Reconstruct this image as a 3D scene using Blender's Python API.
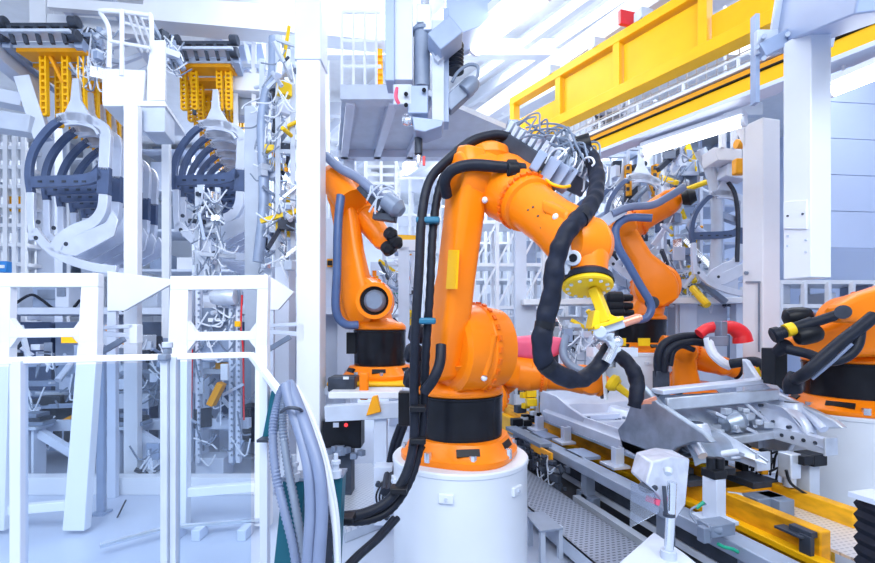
import bpy, bmesh, math, random
from mathutils import Vector, Matrix, noise
RND = random.Random(7)
for _o in list(bpy.data.objects):
    bpy.data.objects.remove(_o)
SC = bpy.context.scene
COL = SC.collection

# ---------------------------------------------------------------- camera
# the factory line runs along +Y; the camera stands at the origin, eye 1.95 m up, turned 15.2 deg to the right
FPX, HX, HY, EYE, YAW = 450.0, 437.5, 327.0, 1.95, math.radians(15.2)
CY, SY = math.cos(YAW), math.sin(YAW)
cam_d = bpy.data.cameras.new('camera')
cam = bpy.data.objects.new('camera', cam_d)
COL.objects.link(cam)
cam.location = (0, 0, EYE)
cam.rotation_euler = (math.pi/2, 0, -YAW)
cam_d.sensor_width = 36.0
cam_d.lens = 36.0*FPX/875.0
cam_d.shift_y = (HY-281.5)/875.0
cam_d.clip_start = 0.05
SC.camera = cam

# ---------------------------------------------------------------- light
w = bpy.data.worlds.new('daylight'); SC.world = w
w.use_nodes = True
bg = w.node_tree.nodes['Background']
bg.inputs[0].default_value = (0.70, 0.82, 1.0, 1)
bg.inputs[1].default_value = 0.66
SC.view_settings.view_transform = 'Standard'
SC.view_settings.look = 'None'
SC.view_settings.gamma = 1.0
SC.view_settings.use_curve_mapping = False
SC.view_settings.exposure = 0.05

def area(name, loc, size, power, rot=(0, 0, 0), color=(0.93, 0.97, 1.0)):
    l = bpy.data.lights.new(name, 'AREA'); l.shape = 'RECTANGLE'
    l.size, l.size_y = size; l.energy = power; l.color = color
    o = bpy.data.objects.new(name, l); o.location = loc; o.rotation_euler = rot
    COL.objects.link(o); return o
area('fill_light_front', (0.5, -2.5, 6.6), (7, 4), 640, (math.radians(38), 0, math.radians(-12)))  # added front fill behind the camera, tilted forward to lift the lower scene
area('hall_light_middle', (2.5, 7.5, 7.4), (7, 3), 380)
area('fill_light_left', (-4.0, 0.0, 6.4), (5, 4), 300, (math.radians(42), 0, math.radians(4)))  # added frontal fill from the left, tilted forward; not a hall fixture
area('hall_light_far', (3.0, 13.5, 7.2), (14, 4), 1350)
area('hall_light_right', (7.5, 5.0, 7.3), (3, 6), 230)

# ---------------------------------------------------------------- placing helpers
def at(px, py, D):
    u = (px-HX)/FPX*D
    return Vector((u*CY+D*SY, -u*SY+D*CY, EYE-(py-HY)/FPX*D))
def cv(r, f, u=0.0):                    # camera-aligned floor direction (right, forward, up)
    return Vector((r*CY+f*SY, -r*SY+f*CY, u))
def atz(px, py, z):
    return at(px, py, (EYE-z)*FPX/(py-HY))
def ray_plane(px, py, O, b):             # where the line of sight meets a plane
    c = Vector((0, 0, EYE)); d = at(px, py, 1.0)-c
    return c+d*((O-c).dot(b)/d.dot(b))
R_, F_, U_ = cv(1, 0), cv(0, 1), Vector((0, 0, 1))
V = Vector

# ---------------------------------------------------------------- materials
def mat(name, col, rough=0.5, metal=0.0, var=0.06, scale=6.0, bump=0.0, emit=None, stretch=None):
    m = bpy.data.materials.new(name); m.use_nodes = True
    nt = m.node_tree; b = nt.nodes['Principled BSDF']
    b.inputs['Roughness'].default_value = rough
    b.inputs['Metallic'].default_value = metal
    c = (col[0], col[1], col[2], 1)
    b.inputs['Base Color'].default_value = c
    if var > 0:
        tc = nt.nodes.new('ShaderNodeTexCoord'); n = nt.nodes.new('ShaderNodeTexNoise')
        n.inputs['Scale'].default_value = scale; n.inputs['Detail'].default_value = 5
        mp = nt.nodes.new('ShaderNodeMapping')
        if stretch: mp.inputs['Scale'].default_value = stretch
        nt.links.new(tc.outputs['Object'], mp.inputs['Vector'])
        nt.links.new(mp.outputs[0], n.inputs['Vector'])
        r = nt.nodes.new('ShaderNodeValToRGB')
        r.color_ramp.elements[0].position = 0.3; r.color_ramp.elements[1].position = 0.7
        lo = [max(0, x*(1-var)) for x in col]; hi = [min(1, x*(1+var)) for x in col]
        r.color_ramp.elements[0].color = (*lo, 1); r.color_ramp.elements[1].color = (*hi, 1)
        nt.links.new(n.outputs[0], r.inputs[0]); nt.links.new(r.outputs[0], b.inputs['Base Color'])
        if bump > 0:
            bp = nt.nodes.new('ShaderNodeBump'); bp.inputs['Strength'].default_value = bump
            bp.inputs['Distance'].default_value = 0.01
            nt.links.new(n.outputs[0], bp.inputs['Height']); nt.links.new(bp.outputs[0], b.inputs['Normal'])
    if emit:
        b.inputs['Emission Color'].default_value = (*emit[0], 1); b.inputs['Emission Strength'].default_value = emit[1]
    return m
M = {}
def matte(*ks, sp=0.2):
    for k in ks: M[k].node_tree.nodes['Principled BSDF'].inputs['Specular IOR Level'].default_value = sp
M['orange'] = mat('orange_paint', (0.97, 0.235, 0.004), 0.3, 0, 0.05, 3)
M['orange_deep'] = mat('orange_cast', (0.86, 0.17, 0.008), 0.4, 0, 0.1, 5)
M['yellow'] = mat('yellow_paint', (0.95, 0.50, 0.006), 0.4, 0, 0.06, 3)
M['yellow_worn'] = mat('yellow_worn', (0.80, 0.36, 0.008), 0.45, 0, 0.35, 4, stretch=(1, 1, 3))
M['lemon'] = mat('lemon_paint', (0.90, 0.60, 0.015), 0.4, 0, 0.1)
M['amber'] = mat('amber_paint', (0.85, 0.36, 0.01), 0.42, 0, 0.08)
M['black'] = mat('black_plastic', (0.012, 0.014, 0.02), 0.35, 0, 0.2)
M['drum'] = mat('black_drum', (0.010, 0.012, 0.018), 0.22, 0, 0.2)
M['rubber'] = mat('black_rubber', (0.013, 0.017, 0.030), 0.45, 0, 0.2, 20)
M['sleeve'] = mat('black_sleeve', (0.011, 0.015, 0.030), 0.55, 0, 0.35, 14, 0.4)
M['bluehose'] = mat('blue_hose', (0.07, 0.13, 0.30), 0.35, 0, 0.1)
M['greyhose'] = mat('grey_hose', (0.17, 0.22, 0.36), 0.4, 0, 0.08)
M['palehose'] = mat('pale_hose', (0.72, 0.78, 0.90), 0.4, 0, 0.05)
M['white'] = mat('white_paint', (0.76, 0.80, 0.88), 0.4, 0, 0.03, 2)
M['white2'] = mat('cool_white_paint', (0.60, 0.67, 0.82), 0.4, 0, 0.05, 2)
M['pedestal'] = mat('pedestal_paint', (0.66, 0.72, 0.82), 0.38, 0, 0.04, 2)
M['ltgrey'] = mat('light_grey', (0.50, 0.57, 0.70), 0.4, 0, 0.08, 4)
M['beamgrey'] = mat('beam_grey', (0.30, 0.36, 0.48), 0.38, 0.2, 0.12, 4)
M['skybeam'] = mat('blue_beam_paint', (0.36, 0.45, 0.66), 0.4, 0, 0.05, 2)
M['bluegrey'] = mat('blue_grey', (0.30, 0.38, 0.55), 0.4, 0.1, 0.1, 4)
M['midgrey'] = mat('mid_grey', (0.20, 0.25, 0.35), 0.4, 0.2, 0.15, 5)
M['dkgrey'] = mat('dark_grey', (0.05, 0.062, 0.09), 0.45, 0.2, 0.25, 8)
M['coat'] = mat('blue_primer', (0.08, 0.12, 0.235), 0.4, 0.2, 0.12, 6)
M['steel'] = mat('sheet_steel', (0.62, 0.68, 0.78), 0.36, 0.55, 0.16, 5, 0.1)
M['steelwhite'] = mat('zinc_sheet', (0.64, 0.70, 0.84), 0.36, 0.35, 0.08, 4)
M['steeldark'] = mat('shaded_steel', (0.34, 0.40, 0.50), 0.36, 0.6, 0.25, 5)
M['chrome'] = mat('bright_metal', (0.75, 0.79, 0.86), 0.22, 0.9, 0.05)
M['teal'] = mat('teal_paint', (0.012, 0.10, 0.15), 0.4, 0, 0.08)
M['tealclip'] = mat('teal_clip', (0.01, 0.14, 0.26), 0.4, 0, 0.05)
M['red'] = mat('red_cover', (0.75, 0.02, 0.03), 0.4, 0, 0.1)
M['pink'] = mat('pink_cover', (0.80, 0.10, 0.20), 0.45, 0, 0.08)
M['copper'] = mat('copper', (0.75, 0.32, 0.22), 0.35, 0.5, 0.1)
M['green'] = mat('green_wire', (0.01, 0.32, 0.20), 0.4, 0, 0.05)
M['floor'] = mat('floor_paint', (0.50, 0.57, 0.72), 0.3, 0, 0.10, 0.8)
M['ceiling'] = mat('ceiling_sheet', (0.86, 0.88, 0.91), 0.6, 0, 0.03)
M['wall'] = mat('wall_sheet', (0.80, 0.86, 0.96), 0.5, 0, 0.05, 0.5)
M['bluewall'] = mat('blue_panel', (0.58, 0.69, 0.94), 0.45, 0, 0.05, 0.5)
M['tube'] = mat('lit_tube', (1, 1, 1), 0.5, 0, 0, emit=((0.95, 0.98, 1.0), 9.0))
M['redlamp'] = mat('red_lamp', (0.8, 0.02, 0.03), 0.3, 0, 0, emit=((1, 0.05, 0.06), 1.5))
M['plastic'] = mat('plastic_wrap', (0.50, 0.55, 0.68), 0.25, 0, 0.15, 12, 0.5)
M['blue'] = mat('blue_box', (0.02, 0.22, 0.62), 0.4, 0, 0.05)

matte('black', 'rubber', 'sleeve', 'dkgrey', 'drum', 'teal')
matte('orange', 'orange_deep', 'yellow', 'amber', 'lemon', 'yellow_worn', sp=0.32)
def glass(name, tint, gl=0.06):
    m = bpy.data.materials.new(name); m.use_nodes = True
    nt = m.node_tree; nt.nodes.clear()
    o = nt.nodes.new('ShaderNodeOutputMaterial'); mx = nt.nodes.new('ShaderNodeMixShader')
    t = nt.nodes.new('ShaderNodeBsdfTransparent'); g = nt.nodes.new('ShaderNodeBsdfGlossy')
    t.inputs[0].default_value = (*tint, 1); g.inputs['Roughness'].default_value = 0.08
    mx.inputs[0].default_value = gl
    nt.links.new(t.outputs[0], mx.inputs[1]); nt.links.new(g.outputs[0], mx.inputs[2])
    nt.links.new(mx.outputs[0], o.inputs[0]); return m
M['glass'] = glass('clear_panel', (0.88, 0.94, 1.0), 0.045)
M['film'] = glass('clear_film', (0.80, 0.85, 0.95), 0.22)

def brick_mat(name, c1, c2, scale, bw, rh, mortar, rough=0.35, metal=0.5):
    m = bpy.data.materials.new(name); m.use_nodes = True
    nt = m.node_tree; b = nt.nodes['Principled BSDF']
    tc = nt.nodes.new('ShaderNodeTexCoord'); t = nt.nodes.new('ShaderNodeTexBrick')
    t.inputs['Color1'].default_value = (*c1, 1); t.inputs['Color2'].default_value = (*c1, 1); t.inputs['Mortar'].default_value = (*c2, 1)
    t.inputs['Scale'].default_value = scale; t.inputs['Brick Width'].default_value = bw; t.inputs['Row Height'].default_value = rh
    t.inputs['Mortar Size'].default_value = mortar
    nt.links.new(tc.outputs['Object'], t.inputs['Vector']); nt.links.new(t.outputs[0], b.inputs['Base Color'])
    bp = nt.nodes.new('ShaderNodeBump'); bp.inputs['Distance'].default_value = 0.006
    nt.links.new(t.outputs['Fac'], bp.inputs['Height']); nt.links.new(bp.outputs[0], b.inputs['Normal'])
    b.inputs['Roughness'].default_value = rough; b.inputs['Metallic'].default_value = metal
    return m
M['checker'] = brick_mat('tread_plate', (0.10, 0.12, 0.17), (0.36, 0.41, 0.52), 14, 0.7, 0.5, 0.16)
M['checker2'] = brick_mat('bright_tread_plate', (0.55, 0.60, 0.70), (0.80, 0.84, 0.92), 14, 0.7, 0.5, 0.16)

# ---------------------------------------------------------------- mesh builder
def frame(axis, hint=None):
    z = Vector(axis).normalized()
    h = Vector(hint) if hint is not None else (Vector((0, 0, 1)) if abs(z.z) < 0.95 else Vector((1, 0, 0)))
    x = (h - z*h.dot(z))
    if x.length < 1e-6: x = z.orthogonal()
    x.normalize(); y = z.cross(x)
    return x, y, z
def smooth_path(pts, n=6):
    p = [Vector(a) for a in pts]
    if len(p) < 3: return p
    q = [p[0]*2-p[1]] + p + [p[-1]*2-p[-2]]; out = []
    for i in range(1, len(q)-2):
        for k in range(n):
            t = k/n; a, b, c, d = q[i-1], q[i], q[i+1], q[i+2]
            out.append(0.5*((2*b)+(c-a)*t+(2*a-5*b+4*c-d)*t*t+(3*b-a-3*c+d)*t*t*t))
    out.append(p[-1]); return out

class MB:
    def __init__(s): s.bm = bmesh.new(); s.cuts = []
    def then(s, m): s.cuts.append((len(s.bm.faces), m)); return s    # faces made from here on carry material m
    def ring(s, pts): return [s.bm.verts.new(p) for p in pts]
    def face(s, vs):
        try: return s.bm.faces.new(vs)
        except ValueError: return None
    def bridge(s, a, b):
        n = len(a)
        for i in range(n): s.face((a[i], a[(i+1) % n], b[(i+1) % n], b[i]))
    def obox(s, c, ax, ay, az):          # centre and half-axes
        c = Vector(c); v = []
        for i in (-1, 1):
            for j in (-1, 1):
                for k in (-1, 1): v.append(s.bm.verts.new(c+ax*i+ay*j+az*k))
        for f in ((0, 1, 3, 2), (4, 6, 7, 5), (0, 4, 5, 1), (2, 3, 7, 6), (0, 2, 6, 4), (1, 5, 7, 3)): s.face([v[i] for i in f])
        return s
    def box(s, c, size, ang=0.0, cf=False):   # ang about Z; cf: turned to face the camera
        a = ang-(YAW if cf else 0)
        x = Vector((math.cos(a), math.sin(a), 0)); y = Vector((-math.sin(a), math.cos(a), 0))
        return s.obox(c, x*size[0]/2, y*size[1]/2, Vector((0, 0, size[2]/2)))
    def bar(s, p, q, w=0.05, h=None, hint=None, w2=None, h2=None):
        p, q = Vector(p), Vector(q); h = h or w; x, y, z = frame(q-p, hint)
        w2 = w2 or w; h2 = h2 or h
        r = []
        for o, a, b in ((p, w, h), (q, w2, h2)):
            r.append(s.ring([o+x*b/2*i+y*a/2*j for i, j in ((-1, -1), (1, -1), (1, 1), (-1, 1))]))
        s.bridge(r[0], r[1]); s.face(r[0][::-1]); s.face(r[1]); return s
    def cyl(s, p, q, r, r2=None, seg=20): return s.lathe(p, q, [(0, r), (1, r if r2 is None else r2)], seg)
    def lathe(s, p, q, prof, seg=24, hint=None):   # prof: (t along p->q, radius)
        p, q = Vector(p), Vector(q); x, y, z = frame(q-p, hint); rs = []
        for t, r in prof:
            o = p+(q-p)*t
            rs.append(s.ring([o+(x*math.cos(2*math.pi*i/seg)+y*math.sin(2*math.pi*i/seg))*max(r, 1e-4) for i in range(seg)]))
        for a, b in zip(rs, rs[1:]): s.bridge(a, b)
        s.face(rs[0][::-1]); s.face(rs[-1]); return s
    def tube(s, pts, r, seg=8, n=6, wob=0.0, freq=8.0, rib=0):
        P = smooth_path(pts, n); rs = []; x = None; L = 0
        for i, p in enumerate(P):
            t = (P[min(i+1, len(P)-1)]-P[max(i-1, 0)]); t.normalize()
            x = frame(t, x if x is not None else None)[0]; y = t.cross(x)
            if i: L += (p-P[i-1]).length
            ri = r[0]+(r[1]-r[0])*i/(len(P)-1) if isinstance(r, tuple) else r
            if rib and i % 2: ri *= 1-rib
            vs = []
            for k in range(seg):
                a = 2*math.pi*k/seg; d = x*math.cos(a)+y*math.sin(a)
                rr = ri*(1+wob*noise.noise((p+d*ri)*freq)) if wob else ri
                vs.append(p+d*rr)
            rs.append(s.ring(vs))
        for a, b in zip(rs, rs[1:]): s.bridge(a, b)
        s.face(rs[0][::-1]); s.face(rs[-1]); return s
    def prism(s, poly, d):               # closed 3-D outline swept by vector d
        d = Vector(d); a = s.ring([Vector(p) for p in poly]); b = s.ring([Vector(p)+d for p in poly])
        s.bridge(a, b); s.face(a[::-1]); s.face(b); return s
    def strip(s, outer, inner, d, closed=False):   # band between two outlines, swept by d
        n = len(outer); d = Vector(d)
        for i in range(n if closed else n-1):
            j = (i+1) % n
            s.prism([outer[i], outer[j], inner[j], inner[i]], d)
        return s
    def loft(s, secs):
        rs = [s.ring(p) for p in secs]
        for a, b in zip(rs, rs[1:]): s.bridge(a, b)
        s.face(rs[0][::-1]); s.face(rs[-1]); return s
    def ball(s, c, r, seg=16, sc=(1, 1, 1)):
        m = Matrix.Translation(Vector(c)) @ Matrix.Diagonal((*[r*k for k in sc], 1))
        bmesh.ops.create_uvsphere(s.bm, u_segments=seg, v_segments=max(6, seg//2), radius=1, matrix=m); return s
    def sheet(s, rows, th):              # grid of points, thickened along the normal
        vs = [[s.bm.verts.new(p) for p in r] for r in rows]; fs = []
        for i in range(len(vs)-1):
            for j in range(len(vs[0])-1):
                f = s.face((vs[i][j], vs[i][j+1], vs[i+1][j+1], vs[i+1][j])); fs.append(f)
        s.bm.normal_update()
        bmesh.ops.solidify(s.bm, geom=[f for f in fs if f], thickness=th); return s
    def build(s, name, m, parent=None, bev=0.0, ang=35, seg=2):
        bm = s.bm
        bm.faces.ensure_lookup_table()
        for k, (n0, m2) in enumerate(s.cuts):
            for f in bm.faces[n0:]: f.material_index = k+1
        bmesh.ops.recalc_face_normals(bm, faces=bm.faces[:])
        off = Vector(parent['_o']) if parent else None
        if off is not None:
            bmesh.ops.translate(bm, verts=bm.verts[:], vec=-off)
        else:
            lo = Vector((min(v.co.x for v in bm.verts), min(v.co.y for v in bm.verts), min(v.co.z for v in bm.verts)))
            hi = Vector((max(v.co.x for v in bm.verts), max(v.co.y for v in bm.verts), max(v.co.z for v in bm.verts)))
            org = Vector(((lo.x+hi.x)/2, (lo.y+hi.y)/2, lo.z))
            bmesh.ops.translate(bm, verts=bm.verts[:], vec=-org)
        me = bpy.data.meshes.new(name); bm.to_mesh(me); bm.free()
        me.materials.append(M[m] if isinstance(m, str) else m)
        for n0, m2 in s.cuts: me.materials.append(M[m2])
        me.polygons.foreach_set('use_smooth', [True]*len(me.polygons))
        me.set_sharp_from_angle(angle=math.radians(ang))
        o = bpy.data.objects.new(name, me); COL.objects.link(o)
        if parent:
            o.parent = parent; o['_o'] = parent['_o']
        else:
            o.location = org; o['_o'] = list(org)
        if bev > 0:
            b = o.modifiers.new('bevel', 'BEVEL'); b.width = bev; b.segments = seg; b.limit_method = 'ANGLE'; b.angle_limit = math.radians(40)
        return o
def tag(o, label, cat, group=None):
    o['label'] = label; o['category'] = cat
    if group: o['group'] = group
    return o
def thing(name, loc, label, cat, group=None):
    o = bpy.data.objects.new(name, None); COL.objects.link(o); o.location = loc
    o.empty_display_size = 0.1; o['_o'] = list(loc)
    return tag(o, label, cat, group)
def struct(o):
    o['kind'] = 'structure'; return o
def copy_tree(o, parent=None):
    c = o.copy(); COL.objects.link(c)
    if parent: c.parent = parent
    for ch in [k for k in bpy.data.objects if k.parent == o]: copy_tree(ch, c)
    return c

# ================================================================ setting
struct(MB().box((1, 7, -0.05), (26, 34, 0.1)).build('floor', 'floor'))
struct(MB().box((1, 9, 7.65), (26, 30, 0.1)).build('ceiling', 'ceiling'))
wb = MB(); wb.box((3, 20.5, 3.8), (30, 0.2, 7.6))
struct(wb.build('wall_back', 'wall'))
struct(MB().box((-8.5, 9, 3.8), (0.2, 24, 7.6)).build('wall_left', 'wall'))
struct(MB().box((13.5, 9, 3.8), (0.2, 24, 7.6)).build('wall_right', 'bluewall'))

# crane direction: turned further to the left than the line
CR = cv(-0.558, 0.830)
CN = cv(0.830, 0.558)
def crane_line(px, py, z):               # point on height z seen at the pixel
    return atz(px, py, z)

# roof purlins running with the crane (setting)
n = 1
for x0, y0, wd, hh, z in ((560, 40, 0.12, 0.25, 7.35), (500, 60, 0.12, 0.25, 7.35), (600, 60, 0.3, 0.35, 7.2), (430, 30, 0.12, 0.25, 7.35)):
    c = crane_line(x0, y0, z)
    struct(MB().bar(c-CR*5.5, c+CR*8, wd, hh).build('trim_%d' % n, 'white')); n += 1
for D in (8.6, 11.0, 14.0):
    struct(MB().bar(at(300, 0, D)*1.0+V((0, 0, 7.25-at(300, 0, D).z)), at(760, 0, D)+V((0, 0, 7.25-at(760, 0, D).z)), 0.18, 0.3).build('trim_%d' % n, 'white')); n += 1
# white roof edge beam beside the yellow girder
p = crane_line(465, 128, 6.3); q = crane_line(650, 0, 6.3)
d = (q-p).normalized()
struct(MB().bar(p-d*3, q+d*1.5, 0.16, 0.3).build('trim_%d' % n, 'white')); n += 1
# left roof: skylight strip with bars, long white duct beam
p, q = at(150, 14, 7.3), at(400, 36, 7.3)
struct(MB().bar(p, q, 0.35, 0.4).build('trim_%d' % n, 'white')); n += 1
sk = MB()
for i in range(2):
    sk.bar(at(170, 46+i*22, 8.4), at(300, 40+i*22, 8.4), 0.05, 0.10)
for i in range(7):
    sk.bar(at(180+i*18, 72, 8.4), at(172+i*18, 36, 8.4), 0.05, 0.08)
struct(sk.build('trim_%d' % n, 'white2')); n += 1
struct(MB().obox(at(235, 52, 8.6), R_*1.2, F_*0.03, U_*0.36).build('window_1', 'bluewall'))
# wall of the lifted cabin at right with seams
wp = at(880, 157, 8.2); wl = MB()
zb, zt = EYE+80/FPX*8.2, EYE+262/FPX*8.2
for i in range(5):
    z0 = zb+(zt-zb)*i/5; z1 = zb+(zt-zb)*(i+1)/5-0.012
    a = at(800, 0, 8.2); b = at(990, 0, 8.6); a.z = b.z = (z0+z1)/2
    wl.bar(a, b, 0.12, z1-z0)
struct(wl.build('wall_cabin', 'bluewall'))

# ================================================================ columns
def column(px0, px1, D, z0, z1, label, cap=None, plate=False):
    wd = (px1-px0)/FPX*D; c = at((px0+px1)/2, 0, D); c.z = z0
    t = thing('steel_column', c, label, 'column')
    MB().box(c+V((0, 0, (z1-z0)/2))+F_*wd/2, (wd, wd, z1-z0), cf=True).build('shaft', 'white', t, 0.012)
    if cap:
        MB().box(V((c.x, c.y, (cap+z1)/2))+F_*wd/2, (wd*1.12, wd*1.12, z1-cap), cf=True).build('upper_sleeve', 'white2', t, 0.01)
    if plate:
        MB().box(c+V((0, 0, 0.015))+F_*wd/2, (wd*1.7, wd*1.7, 0.03), cf=True).build('base_plate', 'white', t)
    return t, c, wd
column(296, 320, 4.85, 0, 7.6, 'tall white square column in front of the back left orange robot', cap=EYE+267/FPX*4.85, plate=True)
def near_box(px, D, w, z0, z1):           # square post along the line's axes, given its near edge
    p = at(px, 0, D); return V((p.x+w/2, p.y+w/2, (z0+z1)/2)), (w, w, z1-z0)
c, sz = near_box(763, 6.0, 0.30, 0, 4.75)
t = thing('steel_column', V((c.x, c.y, 0)), 'white square column between the small red covered robot and the hanging post', 'column')
MB().box(c, sz).build('shaft', 'white', t, 0.012)
MB().box(V((c.x, c.y, 0.015)), (0.5, 0.5, 0.03)).build('base_plate', 'white', t)
lx = c.x-0.15
def onx(px, py, x):                      # point on a plane of constant x seen at the pixel
    return ray_plane(px, py, V((x, 0, 0)), V((1, 0, 0)))
b = MB(); b.cyl(onx(747, 273, lx), onx(747, 273, lx)-V((0.03, 0, 0)), 0.025); b.bar(onx(759, 283, lx-0.02), onx(759, 352, lx-0.02), 0.018); b.bar(onx(746, 282, lx-0.02), onx(760, 282, lx-0.02), 0.02)
b.build('cable_conduit', 'midgrey', t)
MB().prism([onx(744, 124, lx-0.01), onx(744, 146, lx-0.01), onx(730, 122, lx-0.01)], V((0.05, 0, 0))).build('gusset', 'white', t)
# hanging square post under the big crane arm
h0, h1 = EYE+50/FPX*3.0, EYE+300/FPX*3.0
c, sz = near_box(811, 3.0, 0.185, h0, h1)
t = thing('hanging_post', V((c.x, c.y, h0)), 'thick white hanging post ending in mid air under the grey overhead beam', 'post')
MB().box(c, sz).build('post_tube', 'white', t, 0.006)
lx = c.x-0.0925
P4 = [onx(784.5, 202, lx), onx(808, 200, lx), onx(808, 229, lx), onx(784.5, 229, lx)]
MB().prism(P4, V((-0.012, 0, 0))).build('access_plate', 'white', t, 0.003)
for px, py, o_ in ((788, 216, .012), (803, 214, .012), (788, 236, 0), (788, 246, 0), (806, 240, 0), (806, 252, 0)):
    b = MB(); q = onx(px, py, lx-o_); b.cyl(q, q-V((0.008, 0, 0)), 0.007, seg=8); b.build('bolt', 'dkgrey' if o_ else 'ltgrey', t)
# big grey blue beam at top right and its bracket
t = thing('overhead_beam', at(830, 20, 3.0), 'large grey blue box beam at the top right corner', 'beam')
p, q = at(806, 16, 3.25), at(900, -28, 2.4)
MB().bar(p, q, 0.34, 0.34).build('beam_box', 'skybeam', t, 0.01)
MB().bar(p-(q-p).normalized()*0.03, p+(q-p).normalized()*0.01, 0.42, 0.44).build('end_plate', 'white2', t, 0.005)
t = thing('stop_bracket', at(765, 45, 3.2), 'grey bolted bracket with a vertical bar left of the hanging post', 'bracket')
MB().bar(at(755, 16, 3.25), at(755, 104, 3.25), 0.055, 0.03, R_).build('vertical_bar', 'bluegrey', t)
b = MB(); b.obox(at(766, 43, 3.22), R_*0.075, F_*0.02, U_*0.085); b.build('side_plate', 'ltgrey', t, 0.004)
MB().bar(at(760, 52, 3.2), at(789, 37, 3.2), 0.06, 0.10).build('arm', 'bluegrey', t, 0.004)
b = MB()
for px, py in ((764, 36), (757, 47), (764, 58), (788, 34)): b.cyl(at(px, py, 3.2), at(px, py, 3.14), 0.016, seg=10)
b.build('bolt', 'chrome', t)

# ================================================================ crane girder and beams
t = thing('crane_girder', crane_line(640, 85, 5.0), 'yellow panelled crane girder under the white roof', 'crane girder')
zb = 5.0
A = crane_line(524, 143, zb); A = crane_line(553, 131, zb)
A = A+CR*0.9
def gp(s, z, off=0.0): return A-CR*s+U_*(z-zb)+CN*off
L = 7.0; Hg = 0.80
MB().bar(gp(0, zb+0.07), gp(L, zb+0.07), 0.22, 0.14).build('lower_chord', 'yellow', t, 0.006)
MB().bar(gp(0, zb+Hg), gp(L, zb+Hg), 0.16, 0.12).build('upper_chord', 'yellow', t, 0.006)
ss = [0.05, 1.05, 2.05, 3.15, 4.2, 5.3, 6.4]
for s_ in ss: MB().bar(gp(s_, zb+0.1), gp(s_, zb+Hg), 0.14, 0.10, CR).build('upright', 'yellow', t, 0.004)
for i, (s0, s1) in enumerate(zip(ss, ss[1:])):
    top = Hg-0.1 if i in (1, 2) else Hg*0.58
    MB().prism([gp(s0+0.07, zb+0.12), gp(s1-0.07, zb+0.12), gp(s1-0.07, zb+top), gp(s0+0.07, zb+top)], CN*0.04).build('panel', 'yellow', t)
for s_ in (0.9, 1.7, 2.4):
    b = MB(); b.box(gp(s_, zb+Hg+0.12), (0.18, 0.15, 0.14)); b.build('trolley_box', 'ltgrey', t, 0.01)
b = MB(); b.box(gp(2.2, zb+Hg+0.2), (0.3, 0.05, 0.18)); b.build('red_marker', 'red', t)
# lower runway beam, with a white rail on it
t = thing('runway_beam', crane_line(700, 110, 4.2), 'long yellow runway beam below the panelled girder', 'beam')
A = crane_line(590, 158.5, 4.2); B = crane_line(880, 47, 4.2); d = (B-A).normalized(); A = A-d*1.4; B = B+d*0.8
nn = V((d.y, -d.x, 0)); nn = nn if nn.dot(F_) > 0 else -nn
MB().bar(A+U_*0.10, B+U_*0.10, 0.10, 0.16).build('lower_web', 'yellow', t, 0.004)
MB().bar(A+U_*0.19-nn*0.015, B+U_*0.19-nn*0.015, 0.12, 0.012).build('slot', 'black', t)
MB().bar(A+U_*0.225, B+U_*0.225, 0.11, 0.06).build('upper_flange', 'amber', t, 0.004)
MB().bar(A+U_*0.285, B+U_*0.285, 0.16, 0.03).build('white_rail', 'white', t)
MB().bar(A+U_*0.0, B+U_*0.0, 0.22, 0.04).build('bottom_strip', 'white2', t)
# walkway with mesh railing behind the runway beam
t = thing('service_walkway', crane_line(700, 90, 4.5), 'pale beige service walkway edge with a mesh railing between the yellow beams', 'walkway')
A2, B2 = A+nn*0.45+U_*0.40, B+nn*0.45+U_*0.40
MB().bar(A2, B2, 0.5, 0.11).build('walkway_edge', 'ltgrey', t)
b = MB(); b.tube([A2+U_*0.28, B2+U_*0.28], 0.015)
L = (B2-A2).length
for i in range(int(L/0.6)): b.bar(A2+d*0.6*i, A2+d*0.6*i+U_*0.28, 0.025)
b.build('hand_rail', 'white', t)
b = MB()
for i in range(int(L/0.12)): b.bar(A2+d*0.12*i+nn*0.3, A2+d*0.12*i+nn*0.3+U_*0.75, 0.012)
for k in range(7): b.bar(A2+nn*0.3+U_*0.12*k, B2+nn*0.3+U_*0.12*k, 0.012)
b.build('mesh_panel', 'white2', t)
# fluorescent battens
def batten(p, q, r, label, hang=0.12):
    p, q = V(p), V(q); t = thing('batten_light', (p+q)/2, label, 'light')
    d = (q-p).normalized()
    for k in (0.2, 0.8): MB().bar(p+(q-p)*k+U_*r*1.9, p+(q-p)*k+U_*(r*1.9+hang), 0.02).build('hanger', 'white', t)
    MB().bar(p+U_*r*1.6, q+U_*r*1.6, r*3.0, r*1.0).build('housing', 'white', t, 0.004)
    MB().lathe(p+d*0.03, q-d*0.03, [(0, r*0.8), (0.01, r), (0.99, r), (1, r*0.8)], 14).build('tube', 'tube', t)
    MB().lathe(p-d*0.01, p+d*0.03, [(0, r*1.1), (1, r*1.1)], 14).build('end_cap', 'white', t)
    MB().lathe(q-d*0.03, q+d*0.01, [(0, r*1.1), (1, r*1.1)], 14).build('end_cap', 'white', t)
batten(crane_line(474, 47, 5.6), crane_line(548, -12, 5.6), 0.11, 'large lit ceiling batten beside the hanging lift unit', 1.75)
batten(crane_line(643, 153, 4.05), crane_line(745, 121, 4.05), 0.05, 'lit batten lamp under the yellow runway beam left of the columns')
batten(crane_line(830, 92, 4.0), crane_line(905, 62, 4.0), 0.05, 'lit batten lamp at the right edge in front of the blue wall')

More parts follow.
